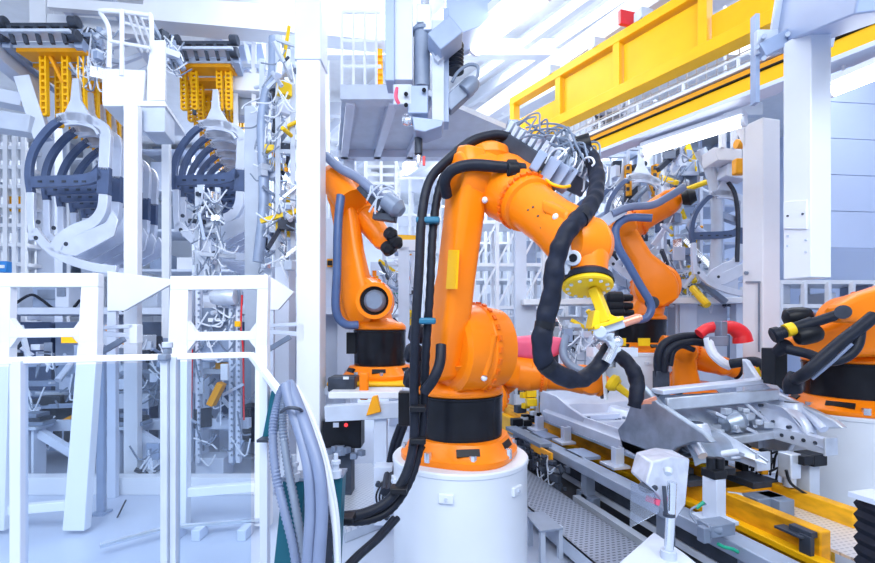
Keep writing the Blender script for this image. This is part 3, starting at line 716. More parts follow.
# ---- robot at the right edge
r6 = robot('large orange robot cut off by the right edge of the picture', (856, 409, 4.9), 0.46, 362, (1.0, -0.1),
           (868, 325), (960, 296), (1040, 330), (1050, 345), s2=-0.40, r2=0.36, lw=(0.46, 0.42, 0.42), lth=0.3, barrel=(-0.38, 0.4), elbow_r=0.3, fr=(0.28, 0.24, 0.22, 0.2), wr=0.2, motors=False)
T6 = r6['t']
pedestal(r6['O'], 0.66, 'huge pale grey pedestal at the right edge behind the conveyor')
b = MB(); b.loft([rrect(at(790, 345, 4.55), U_, F_, 0.16, 0.3), rrect(at(830, 336, 4.5), U_, F_, 0.44, 0.36), rrect(at(890, 328, 4.5), U_, F_, 0.54, 0.4)]); b.build('carousel_block', 'orange', T6, 0.03)
b = MB(); b.lathe(at(772, 336, 4.1), at(846, 312, 3.95), [(0, 0.06), (0.02, 0.075), (0.1, 0.07), (0.11, 0.055), (0.55, 0.06), (0.56, 0.045), (1, 0.045)], 18); b.build('balancer_rod', 'rubber', T6, ang=30)
b = MB(); b.lathe(at(785, 331, 4.06), at(793, 328.6, 4.05), [(0, 0.062), (1, 0.062)], 18); b.build('balancer_band', 'lemon', T6)
for p0, p1 in (((783, 318, 4.2), (812, 315, 4.15)), ((794, 337, 4.05), (822, 332, 4.0))):
    b = MB(); b.lathe(at(*p0), at(*p1), [(0, 0.03), (0.1, 0.075), (0.3, 0.09), (0.7, 0.085), (0.9, 0.07), (1, 0.04)], 18); b.build('accumulator', 'black', T6, ang=40)
b = MB(); b.cyl(at(843, 312, 3.96), at(843, 312, 3.90), 0.06); b.build('pivot_cap', 'dkgrey', T6)
b = MB(); b.loft([rrect(at(832, 314, 4.0), U_, F_, 0.14, 0.16), rrect(at(852, 309, 4.0), U_, F_, 0.26, 0.2), rrect(at(895, 298, 4.0), U_, F_, 0.32, 0.22)]); b.build('arm_bracket', 'orange', T6, 0.02)
hose([(874, 316, 3.7), (862, 326, 3.7), (845, 339, 3.7), (826, 355, 3.7), (806, 373, 3.75), (796, 379, 3.9)], 0.05, 'rubber', T6, seg=12)
hose([(860, 327, 3.72), (857, 345, 3.7), (846, 357, 3.7), (828, 361, 3.75), (808, 354, 3.9), (786, 349, 4.0)], 0.042, 'rubber', T6, seg=12)
hose([(852, 344, 3.66), (830, 364, 3.7), (812, 379, 3.75)], 0.014, 'greyhose', T6)
b = MB(); b.box(at(774, 366, 4.5), (0.12, 0.2, 0.36), cf=True); b.build('junction_box', 'black', T6, 0.01)
b = MB(); b.lathe(at(777, 352, 4.2), at(787, 345, 4.1), [(0, 0.05), (1, 0.07)], 12); b.build('hose_socket', 'rubber', T6)
hose([(797, 375, 4.0), (792, 384, 4.0), (793, 393, 4.0)], 0.07, 'rubber', T6, 'hose_end')

# ================================================================ conveyor line (runs along +Y)
# tread plate walkway
t = thing('tread_plate_walkway', V((2.26, 4.6, 0)), 'grey tread plate walkway running beside the foreground pedestal', 'walkway')
MB().box((2.26, 4.6, 0.19), (0.50, 6.4, 0.02)).build('tread_plate', 'checker', t)
MB().box((2.02, 4.6, 0.13), (0.02, 6.4, 0.14)).build('side_skirt', 'ltgrey', t)
MB().box((2.50, 4.6, 0.13), (0.02, 6.4, 0.14)).build('side_skirt', 'midgrey', t)
for y in (1.8, 3.4, 5.0, 6.6, 7.6): MB().box((2.26, y, 0.06), (0.42, 0.06, 0.12)).build('foot', 'midgrey', t)
# small step
c = atz(552, 521, 0.28)
t = thing('step_platform', V((c.x, c.y, 0)), 'small grey metal step beside the foreground pedestal', 'step')
MB().prism([atz(525, 513, 0.28), atz(543, 511, 0.28), atz(563, 528, 0.28), atz(540, 531, 0.28)], -U_*0.015).build('step_top', 'beamgrey', t)
b = MB(); p = atz(542, 530, 0.27); b.bar(p, V((p.x, p.y, 0)), 0.04); b.build('leg', 'ltgrey', t)
b = MB(); p = atz(560, 526, 0.27); b.bar(p, V((p.x, p.y, 0)), 0.04); b.build('leg', 'ltgrey', t)
b = MB(); p = atz(530, 515, 0.27); b.bar(p, V((p.x, p.y, 0)), 0.04); b.build('leg', 'ltgrey', t)
# floor pit beam lying dark under the line
# yellow conveyor frame
t = thing('skid_conveyor', V((3.75, 5.0, 0)), 'yellow steel skid conveyor frame under the car body', 'conveyor')
MB().box((3.50, 5.23, 0.37), (0.10, 5.74, 0.26)).build('side_rail', 'yellow_worn', t, 0.01)
MB().box((4.12, 5.3, 0.40), (0.10, 5.5, 0.22)).build('side_rail', 'yellow_worn', t, 0.01)
MB().box((3.41, 5.05, 0.30), (0.10, 6.1, 0.05)).build('lower_flange', 'yellow', t, 0.004)
MB().box((3.42, 5.05, 0.15), (0.03, 6.1, 0.24)).build('web_plate', 'yellow', t)
MB().box((3.81, 5.7, 0.20), (0.5, 4.6, 0.02)).build('bottom_plate', 'dkgrey', t)
for y in (3.25, 4.4, 5.6, 6.8): MB().box((3.81, y, 0.40), (0.52, 0.10, 0.14)).build('cross_member', 'amber', t, 0.004)
MB().box((3.83, 2.6, 0.36), (0.56, 1.0, 0.02)).build('floor_plate', 'checker2', t)
MB().box((3.81, 5.2, 0.30), (0.52, 3.7, 0.02)).build('inner_plate', 'midgrey', t)
MB().box((3.81, 2.03, 0.32), (0.74, 0.06, 0.20)).build('end_plate', 'yellow', t)
for x, y in ((3.5, 2.3), (3.5, 4.2), (3.5, 6.2), (4.12, 2.8), (4.12, 4.2), (4.12, 6.2)): MB().box((x, y, 0.12), (0.09, 0.12, 0.24)).build('leg', 'yellow', t)
b = MB(); b.box((3.72, 3.0, 0.44), (0.30, 0.16, 0.14)); b.box((3.78, 2.95, 0.36), (0.16, 0.22, 0.3)); b.cyl((3.6, 3.05, 0.46), (3.72, 3.05, 0.46), 0.04); b.build('stopper_unit', 'midgrey', t, 0.008)
b = MB(); b.cyl((3.50, 3.15, 0.47), (3.66, 3.02, 0.47), 0.035); b.build('cylinder', 'ltgrey', t)
b = MB(); b.box((3.40, 2.52, 0.44), (0.10, 0.2, 0.02)); b.box((3.40, 2.42, 0.38), (0.04, 0.08, 0.16)); b.box((3.42, 2.46, 0.47), (0.06, 0.16, 0.04)); b.build('sensor_plate', 'dkgrey', t, 0.004)
# grey side beam with supports
t = thing('side_beam', V((2.78, 4.6, 0)), 'long pale blue grey beam with white uprights beside the yellow conveyor', 'beam')
MB().box((2.78, 3.85, 0.46), (0.17, 3.9, 0.10)).build('beam_box', 'beamgrey', t, 0.008)
for y in (2.35, 3.1, 4.2, 5.4): MB().box((2.80, y, 0.235), (0.10, 0.10, 0.35)).build('leg', 'beamgrey', t)
for y in (4.05, 5.05, 5.75):
    b = MB(); b.box((3.02, y, 0.51), (0.20, 0.24, 0.03)); b.box((3.0, y-0.02, 0.60), (0.025, 0.08, 0.20)); b.box((3.04, y-0.05, 0.60), (0.08, 0.02, 0.20)); b.box((3.08, y-0.02, 0.60), (0.02, 0.08, 0.20)); b.build('upright', 'steelwhite', t, 0.004)
for y in (4.3, 5.2): MB().box((2.95, y+0.25, 0.49), (0.26, 0.35, 0.04)).build('mounting_plate', 'bluegrey', t, 0.004)
# drive unit hanging in front of the beam
t = thing('drive_unit', V((2.64, 5.3, 0)), 'dark drive unit of chains and hoses under the side beam', 'machine')
MB().box((2.66, 5.35, 0.53), (0.16, 1.0, 0.05)).build('cover_plate', 'midgrey', t, 0.006)
MB().box((2.60, 4.85, 0.47), (0.03, 0.5, 0.09)).build('yellow_guard', 'amber', t, 0.004)
b = MB()
for i in range(90):
    c = V((2.60+RND.uniform(-0.05, 0.08), 5.1+RND.uniform(-0.75, 0.85), 0.30+RND.uniform(-0.12, 0.14)))
    s = RND.uniform(0.02, 0.06)
    if i % 3: b.box(c, (s, s*RND.uniform(0.8, 2), s*RND.uniform(0.6, 1.6)), RND.uniform(-.3, .3))
    else: b.cyl(c, c+V((-0.03, RND.uniform(-.08, .08), RND.uniform(-.08, .08))), s*0.5, seg=8)
o = b.build('mechanism', 'dkgrey', t, 0.003); o['kind'] = 'stuff'
b = MB()
for i in range(14):
    c = V((2.55, 5.1+RND.uniform(-0.7, 0.7), 0.33+RND.uniform(-0.1, 0.1)))
    b.tube([c, c+V((-0.03, 0.06, -0.06)), c+V((0, 0.16, -0.03)), c+V((0.02, 0.2, 0.08))], 0.008, 6, 4)
o = b.build('chain_loop', 'ltgrey', t); o['kind'] = 'stuff'
b = MB(); b.ball((2.56, 5.62, 0.34), 0.05); b.box((2.56, 5.52, 0.4), (0.03, 0.06, 0.08)); b.build('brown_motor', 'copper', t)
# black trough under the beam
t = thing('cable_trough', V((2.72, 4.4, 0)), 'black trough on the floor under the side beam', 'trough')
MB().box((2.78, 3.85, 0.03), (0.44, 3.9, 0.06)).build('trough_base', 'black', t)
MB().box((3.22, 3.85, 0.16), (0.03, 3.9, 0.30)).build('back_plate', 'dkgrey', t)
b = MB(); b.box((2.72, 3.75, 0.10), (0.08, 1.1, 0.07)); b.build('pale_profile', 'ltgrey', t)
b = MB(); b.box((2.80, 4.2, 0.12), (0.1, 0.3, 0.12)); b.build('valve_block', 'midgrey', t, 0.01)
# white sensor posts by the conveyor
c = atz(714, 521, 0.51)
t = thing('clamp_post', V((c.x, c.y, 0)), 'white square post with a black clamp head in front of the near front rail', 'post')
ptop = EYE-(477-HY)/FPX*(c-V((0, 0, EYE))).dot(F_)
MB().box((c.x, c.y, (0.51+ptop)/2), (0.11, 0.11, ptop-0.51), ang=0.2).build('post', 'white2', t, 0.004)
MB().box((c.x, c.y, 0.525), (0.22, 0.22, 0.03)).build('base_plate', 'ltgrey', t, 0.004)
b = MB(); b.box((c.x, c.y, ptop+0.03), (0.12, 0.12, 0.06)); b.box((c.x+0.12, c.y+0.02, ptop+0.03), (0.14, 0.07, 0.05)); b.cyl((c.x+0.05, c.y, ptop+0.05), (c.x+0.05, c.y, ptop+0.14), 0.035); b.cyl((c.x-0.03, c.y, ptop+0.05), (c.x-0.03, c.y, ptop+0.15), 0.03); b.build('clamp_head', 'black', t, 0.006)
hose([(706, 504, 3.3), (697, 506, 3.3), (690, 512, 3.3), (697, 524, 3.25), (704, 532, 3.2)], 0.008, 'midgrey', t, 'cable')
hose([(704, 502, 3.3), (700, 505, 3.3), (696, 508, 3.3)], 0.014, 'green', t, 'green_plug')
b = MB(); b.box(at(716, 527, 3.05), (0.2, 0.12, 0.08)); b.cyl(at(706, 528, 3.0), at(720, 530, 3.0), 0.03); b.box(at(704, 534, 3.0), (0.06, 0.06, 0.1)); b.build('valve', 'midgrey', t, 0.005)
hose([(718, 544, 2.95), (724, 547, 2.95), (732, 549, 2.95), (738, 552, 2.95)], 0.012, 'green', t, 'green_cable')
t = thing('support_post', V((4.30, 3.05, 0)), 'grey post carrying the far front rail beside the huge pedestal', 'post')
MB().box((4.30, 3.05, 0.36), (0.12, 0.12, 0.72)).build('post', 'ltgrey', t, 0.004)
b = MB(); b.box((4.30, 3.03, 0.77), (0.16, 0.18, 0.10)); b.box((4.16, 3.0, 0.78), (0.12, 0.12, 0.08)); b.build('clamp_head', 'black', t, 0.008)
b = MB(); b.box((4.08, 3.05, 0.72), (0.12, 0.12, 0.22)); b.cyl((4.08, 3.05, 0.53), (4.08, 3.05, 0.66), 0.05); b.build('cylinder', 'steel', t, 0.008)
hose([(786, 470, 3.9), (790, 482, 3.9), (798, 489, 3.9), (812, 497, 3.9), (826, 502, 3.9)], 0.012, 'black', t, 'cable')
# black bellows at the right edge
c = at(880, 560, 2.62)
t = thing('bellows_unit', V((c.x, c.y, 0)), 'black accordion bellows with a pale cap at the bottom right corner', 'bellows')
b = MB(); z1 = EYE-(502-HY)/FPX*2.62; z0 = 0.25
pr = []
for k in range(21): pr.append((k/20, 0.115 if k % 2 else 0.095))
b.lathe(V((c.x, c.y, z0)), V((c.x, c.y, z1)), pr, 4, cv(1, 1)); b.build('bellows', 'rubber', t)
MB().box((c.x, c.y, z1+0.02), (0.2, 0.2, 0.03)).build('cap', 'white2', t)
MB().box((c.x, c.y, z0/2), (0.2, 0.2, z0)).build('foot', 'ltgrey', t)
# sensor housing on a pole, wrapped in plastic
c = at(671, 535, 2.5)
t = thing('sensor_housing', V((c.x, c.y, 0.62)), 'plastic wrapped white sensor box on a pole in front of the conveyor', 'sensor')
D = 2.5
MB().prism([at(646, 484, D-0.1), at(652, 462, D-0.05), at(672, 457, D), at(690, 459, D+0.1), at(686, 505, D), at(676, 520, D-0.05), at(655, 492, D-0.1)], F_*0.20).build('wrapped_box', 'plastic', t, 0.01)
b = MB(); b.lathe(at(668, 470, D-0.12), at(668, 474, D-0.14), [(0, 0.025), (1, 0.018)], 12); b.build('knob', 'ltgrey', t)
b = MB(); b.ball(at(648, 487, D-0.05), 0.045, sc=(1.2, 1, .7)); b.build('lens_hood', 'dkgrey', t)
b = MB(); b.cyl(at(672, 482, D-0.12), at(668.5, 556, D-0.12), 0.024, seg=14); b.build('pole', 'chrome', t)
b = MB(); b.cyl(at(669, 513, D-0.12), at(669, 516, D-0.12), 0.03); b.tube([at(664, 486, D-0.14), at(665, 500, D-0.15), at(666, 513, D-0.15)], 0.01); b.build('pole_clip', 'dkgrey', t)
b = MB(); b.cyl(at(668.5, 550, D-0.12), at(668.5, 558, D-0.12), 0.04); b.build('pole_foot', 'ltgrey', t)
b = MB(); b.bar(at(646, 498, D-0.06), at(660, 503, D-0.1), 0.025); b.build('red_plug', 'pink', t)
b = MB(); b.prism([at(631, 481, D-0.08), at(654, 492, D-0.1), at(660, 512, D-0.1), at(630, 528, D-0.1)], F_*0.004); b.build('clear_sheet', 'film', t)
c0 = atz(656, 545, 0.6)
t2 = thing('sensor_bench', V((c0.x, c0.y, 0)), 'pale steel cabinet top carrying the plastic wrapped sensor box', 'cabinet')
z = at(668.5, 557, D-0.12).z-0.005
P = [atz(619, 563, z), atz(654, 532, z), atz(684, 553, z), atz(700, 566, z), atz(690, 620, z), atz(640, 640, z)]
MB().prism(P, -U_*0.03).build('bench_top', 'white2', t2, 0.003)
MB().prism([p-U_*0.03 for p in [P[0]*0.97+P[3]*0.03, P[1]*0.95+P[4]*0.05, P[3], P[4], P[5]]], -U_*(z-0.03)).build('bench_body', 'ltgrey', t2)
# front right lower frame seen bottom centre right

# ================================================================ car underbody
CB = thing('car_underbody', V((3.9, 4.2, 0.62)), 'bare sheet metal car floor and front end on the yellow conveyor', 'car body')
X0, X1 = 3.12, 4.62; YB, YF = 5.72, 3.74; ZF = 0.78
rows = []
NX, NY = 36, 40
for i in range(NY+1):
    y = YF+(YB-YF)*i/NY; r = []
    for j in range(NX+1):
        x = X0+0.08+(X1-X0-0.16)*j/NX; u = j/NX
        z = ZF-0.02
        tn = math.exp(-((u-0.5)/0.09)**4); z += 0.14*tn
        if 0.08 < u < 0.40 or 0.60 < u < 0.92:
            z += 0.012*(1 if math.sin(y*24) > 0.2 else 0)-0.02
        if y > YB-0.42: z = max(z, ZF+0.10+0.06*math.sin((y-YB+0.42)*6))
        if YF+0.75 < y < YF+0.92: z = max(z, ZF+0.06)
        if y < YF+0.25: z += 0.25*((YF+0.25-y)/0.25)**1.5
        r.append(V((x, y, z)))
    rows.append(r)
MB().sheet(rows, 0.006).build('floor_pan', 'steelwhite', CB, ang=25)
for x, s in ((X0, 1), (X1, -1)):
    b = MB(); pf = [(0, 0.70), (0.02, 0.66), (0.10, 0.66), (0.13, 0.70), (0.13, 0.80), (0.09, 0.83), (0.06, 0.90), (0.04, 0.90), (0.03, 0.84), (0, 0.80)]
    b.prism([V((x+s*(a-0.02), YF-0.05, z-0.04)) for a, z in pf], V((0, YB-YF+0.05, 0)))
    if x == X0: b.prism([V((x-0.02, YB, 0.66)), V((x-0.02, YB, 0.76)), V((x+0.11, YB, 0.80)), V((x+0.11, YB, 0.62))], V((0.1, 0.25, 0.02)))
    b.build('sill', 'steelwhite', CB, 0.004)
MB().box((X0-0.005, (YB+YF)/2, 0.635), (0.05, YB-YF, 0.025)).build('sill_flange', 'steeldark', CB)
b = MB(); b.sheet([[V((X0+0.05+(X1-X0-0.1)*j/12, y, z+0.012*math.sin(j*1.1))) for j in range(13)] for y, z in ((YB-0.55, 0.78), (YB-0.48, 0.93), (YB-0.40, 0.97), (YB-0.1, 1.0), (YB+0.12, 1.02), (YB+0.16, 0.94))], 0.006); b.build('rear_cross_member', 'steelwhite', CB, ang=30)
for x in (X0+0.01, X1-0.05):
    b = MB(); b.prism([V((x, YB-0.95, 0.86)), V((x, YB-0.6, 0.93)), V((x, YB-0.3, 1.02)), V((x, YB+0.15, 1.04)), V((x, YB+0.18, 0.72)), V((x, YB-0.2, 0.68)), V((x, YB-0.9, 0.72))], V((0.04, 0, 0))); b.build('rear_side_sheet', 'steelwhite', CB, 0.01)
for y in (5.0,): MB().box((3.87, y, ZF+0.03), (1.3, 0.1, 0.07)).build('seat_cross_member', 'steelwhite', CB, 0.01)
b = MB()
for i in range(22): 
    c = V((RND.uniform(3.3, 4.5), RND.uniform(4.3, 5.6), ZF+0.02)); b.cyl(c, c+U_*0.03, RND.choice([0.012, 0.02, 0.03]), seg=10)
o = b.build('stud', 'midgrey', CB); o['kind'] = 'stuff'
# firewall and cowl
rows = []
for i in range(9):
    z = 0.86+0.42*i/8; rows.append([V((X0+0.12+(X1-X0-0.24)*j/20, YF-0.04-0.05*math.sin(i*0.9)-0.06*math.exp(-((j-10)/3)**2)*(1-i/8), z)) for j in range(21)])
MB().sheet(rows, 0.006).build('firewall', 'steel', CB, ang=25)
MB().bar(V((X0+0.05, YF-0.12, 1.33)), V((X1-0.02, YF-0.12, 1.40)), 0.16, 0.05).build('cowl_bar', 'steelwhite', CB, 0.012)
MB().bar(V((X0+0.08, YF-0.20, 1.22)), V((X1-0.05, YF-0.20, 1.26)), 0.05, 0.12).build('cowl_bar', 'steel', CB, 0.012)
# pillar feet: triangular sheets rising from the sills
def pillar(x, ztop, th, sgn):
    o_ = [V((x, YF+0.38, 0.86)), V((x, YF+0.26, 0.98)), V((x, YF+0.17, 1.16)), V((x, YF+0.17, 1.34)), V((x, YF+0.20, ztop)), V((x, YF+0.15, ztop-0.02)), V((x, YF+0.02, ztop-0.20)), V((x, YF-0.22, ztop-0.34)), V((x, YF-0.72, ztop-0.50)), V((x, YF-0.80, ztop-0.56)),
         V((x, YF-0.62, ztop-0.60)), V((x, YF-0.42, ztop-0.70)), V((x, YF-0.30, 0.70)), V((x, YF-0.05, 0.64)), V((x, YF+0.30, 0.68))]
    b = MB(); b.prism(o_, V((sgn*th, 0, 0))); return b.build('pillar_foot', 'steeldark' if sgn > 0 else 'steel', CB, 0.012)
pillar(X0-0.02, 1.57, 0.07, 1)
pillar(X1+0.02, 1.60, 0.07, -1)
# wheelhouses
def wheelhouse(x, xi, z0, m):
    rows = []
    for i in range(13):
        a = math.pi*(0.06+0.88*i/12); y = YF-0.32+0.26*math.cos(a); z = z0+0.26*math.sin(a)
        rows.append([V((x+(xi-x)*j/6, y+0.015*math.sin(j*2.0), z+0.03*math.sin(j/6*math.pi))) for j in range(7)])
    MB().sheet(rows, 0.006).build('wheelhouse', m, CB, ang=40)
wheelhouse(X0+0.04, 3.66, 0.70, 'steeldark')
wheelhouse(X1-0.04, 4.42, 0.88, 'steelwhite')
# front longitudinal rails
for x, y1, z in ((3.70, 3.0, 0.80), (4.37, 2.92, 0.90)):
    b = MB(); b.bar(V((x-0.03, YF+0.1, z+0.02)), V((x, YF-0.3, z+0.02)), 0.11, 0.14, U_); b.bar(V((x, YF-0.3, z+0.02)), V((x, y1, z)), 0.10, 0.12, U_); b.then('dkgrey')
    for k in range(4): c = V((x-0.050, y1+0.08+0.10*k, z+0.012)); b.cyl(c, c-V((0.006, 0, 0)), 0.018, seg=10)
    b.build('front_rail', 'steelwhite', CB)
    MB().box((x, y1-0.01, z), (0.15, 0.02, 0.16)).build('crash_plate', 'steel', CB, 0.004)
# upper apron rails and strut towers
for x, xi, ztop, m in ((X0+0.10, 3.60, 1.02, 'steelwhite'), (X1-0.02, 4.56, 1.16, 'steelwhite')):
    b = MB(); b.tube([V((x, YF-0.05, ztop+0.12)), V((x, YF-0.35, ztop+0.02)), V((x-0.02, YF-0.52, ztop-0.07)), V((x-0.06, YF-0.66, ztop-0.16))], 0.04, 8); b.build('apron_rail', m, CB, ang=60)
    b = MB(); b.lathe(V(((x+xi)/2, YF-0.36, ztop-0.22)), V(((x+xi)/2, YF-0.34, ztop+0.04)), [(0, 0.13), (0.5, 0.125), (0.85, 0.11), (1, 0.09)], 20); b.build('strut_tower', m, CB, 0.006)
    b = MB(); b.cyl(V(((x+xi)/2, YF-0.34, ztop+0.035)), V(((x+xi)/2, YF-0.34, ztop+0.047)), 0.06); b.build('strut_opening', 'dkgrey', CB)
# far apron sheet with bolts, near the huge pedestal
rows = []
for i in range(11):
    y = YF-0.05-0.78*i/10; zt = 1.30-0.40*(i/10)**1.2-0.05*math.sin(i*0.9)
    rows.append([V((4.36+0.03*math.sin(j*1.3+i*0.5), y, 0.86+(zt-0.86)*j/6)) for j in range(7)])
MB().sheet(rows, 0.006).build('apron_panel', 'steelwhite', CB, ang=30)
for y, z in ((3.55, 1.08), (3.53, 1.16), (3.4, 1.02), (3.25, 1.0), (3.5, 0.98)):
    b = MB(); b.cyl((4.36, y, z), (4.325, y, z), 0.016, seg=10); b.build('bolt', 'dkgrey', CB)
rows = []
for i in range(9):
    y = YF-0.05-0.8*i/8; rows.append([V((3.64+0.02*math.sin(j+i*0.6), y, 0.80+(1.08-0.24*(i/8)-0.80)*j/5)) for j in range(6)])
MB().sheet(rows, 0.006).build('apron_panel', 'steel', CB, ang=30)
b = MB()
for i in range(26):
    c = V((RND.uniform(3.75, 4.35), RND.uniform(3.35, 3.62), RND.uniform(0.88, 1.15))); s = RND.uniform(0.02, 0.07)
    b.box(c, (s*1.6, s, s), RND.uniform(-0.6, 0.6))
o = b.build('bracketry', 'steel', CB, 0.004); o['kind'] = 'stuff'
b = MB(); b.lathe((3.85, 3.5, 1.0), (4.05, 3.46, 1.05), [(0, 0.09), (0.6, 0.12), (1, 0.06)], 14); b.build('steering_opening', 'steeldark', CB)
# sheet with a curved lower edge closing the near wheelhouse, and the brackets hanging below the front end
rows = []
for i in range(10):
    u = i/9; y = YF+0.05-0.56*u; zt = 1.06-0.30*u**0.8; zl = 0.66+0.16*u**2
    rows.append([V((X0+0.02+0.10*math.sin(math.pi*(j/6))*(0.4+u)+0.18*u, y, zl+(zt-zl)*j/6)) for j in range(7)])
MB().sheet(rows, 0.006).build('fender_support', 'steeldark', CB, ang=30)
for y, z, r_ in ((3.62, 0.94, .03), (3.5, 0.82, .045), (3.4, 0.88, .02), (3.3, 0.80, .016)):
    b = MB(); b.cyl((X0+0.02, y, z), (X0+0.12, y, z), r_, seg=14); b.build('pressed_hole', 'dkgrey', CB)
b = MB(); b.tube([V((X0+0.16, YF+0.0, 1.02)), V((X0+0.24, YF-0.3, 0.90)), V((3.42, YF-0.5, 0.82)), V((3.62, 3.16, 0.84))], 0.03, 8); b.build('edge_flange', 'steelwhite', CB, ang=60)
b = MB(); b.prism([V((3.55, 3.15, 0.80)), V((3.82, 3.10, 0.82)), V((3.82, 3.32, 0.82)), V((3.6, 3.4, 0.82))], V((0, 0, -0.02))); b.build('front_bracket', 'steelwhite', CB, 0.004)
b = MB(); b.bar(V((3.70, 3.42, 0.86)), V((4.42, 3.42, 0.90)), 0.09, 0.08); b.build('cross_bar', 'steel', CB, 0.012)
b = MB(); b.bar(V((3.75, 3.56, 1.12)), V((4.15, 3.46, 0.92)), 0.16, 0.03); b.bar(V((4.2, 3.6, 1.2)), V((4.36, 3.4, 0.96)), 0.10, 0.03); b.build('dash_bracket', 'steelwhite', CB, 0.006)
# tooling below the front end
t = thing('positioning_fixture', V((4.0, 3.3, 0.45)), 'black and yellow clamping fixture under the front rails', 'fixture')
MB().box((4.0, 3.35, 0.50), (0.3, 0.3, 0.06)).build('fixture_base', 'dkgrey', t, 0.006)
for i in range(16):
    c = V((RND.uniform(3.84, 4.18), RND.uniform(3.2, 3.6), RND.uniform(0.58, 0.80))); s = RND.uniform(0.04, 0.07)
    b = MB(); b.box(c, (s, s*1.5, s*RND.uniform(1, 2)), RND.uniform(-.5, .5)); b.build('clamp', 'black' if i % 3 else 'amber', t, 0.006)
b = MB()
for i in range(10):
    c = V((RND.uniform(3.9, 4.2), RND.uniform(3.15, 3.5), RND.uniform(0.6, 0.78))); b.tube([c, c+V((0.06, -0.05, 0.05)), c+V((0.1, 0, -0.02)), c+V((0.12, 0.03, -0.14))], 0.01, 6, 4)
o = b.build('hose_loop', 'black', t); o['kind'] = 'stuff'
t = thing('lift_fixture', V((3.3, 3.75, 0.42)), 'dark fixture with yellow clamps under the near wheelhouse', 'fixture')
MB().box((3.38, 3.6, 0.52), (0.2, 0.5, 0.06)).build('fixture_base', 'dkgrey', t, 0.006)
for i in range(12):
    c = V((RND.uniform(3.22, 3.5), RND.uniform(3.4, 3.85), RND.uniform(0.52, 0.64))); s = RND.uniform(0.04, 0.06)
    b = MB(); b.box(c, (s, s*1.5, s), RND.uniform(-.5, .5)); b.build('clamp', 'lemon' if i % 3 == 0 else 'dkgrey', t, 0.006)
b = MB(); b.bar(V((3.5, 3.95, 0.58)), V((3.75, 3.45, 0.60)), 0.03); b.build('yellow_rod', 'lemon', t)
# gripper machine with yellow parts beyond the drive unit
t = thing('feeder_unit', at(530, 400, 6.9), 'small yellow and black feeder unit behind the foreground drum', 'machine')
for i in range(22):
    c = at(RND.uniform(514, 536), RND.uniform(384, 424), 6.8+RND.uniform(-.2, .2)); s = RND.uniform(0.05, 0.13)
    b = MB(); b.box(c, (s*1.4, s, s), RND.uniform(-.5, .5)); b.build('block', ['black', 'lemon', 'dkgrey', 'ltgrey'][i % 4], t, 0.008)
MB().bar(at(536, 384, 6.8), at(537, 425, 6.8), 0.05).build('upright', 'white2', t)
q_ = at(526, 425, 6.9); MB().box((q_.x, q_.y, q_.z/2), (0.3, 0.3, q_.z)).build('stand', 'midgrey', t)

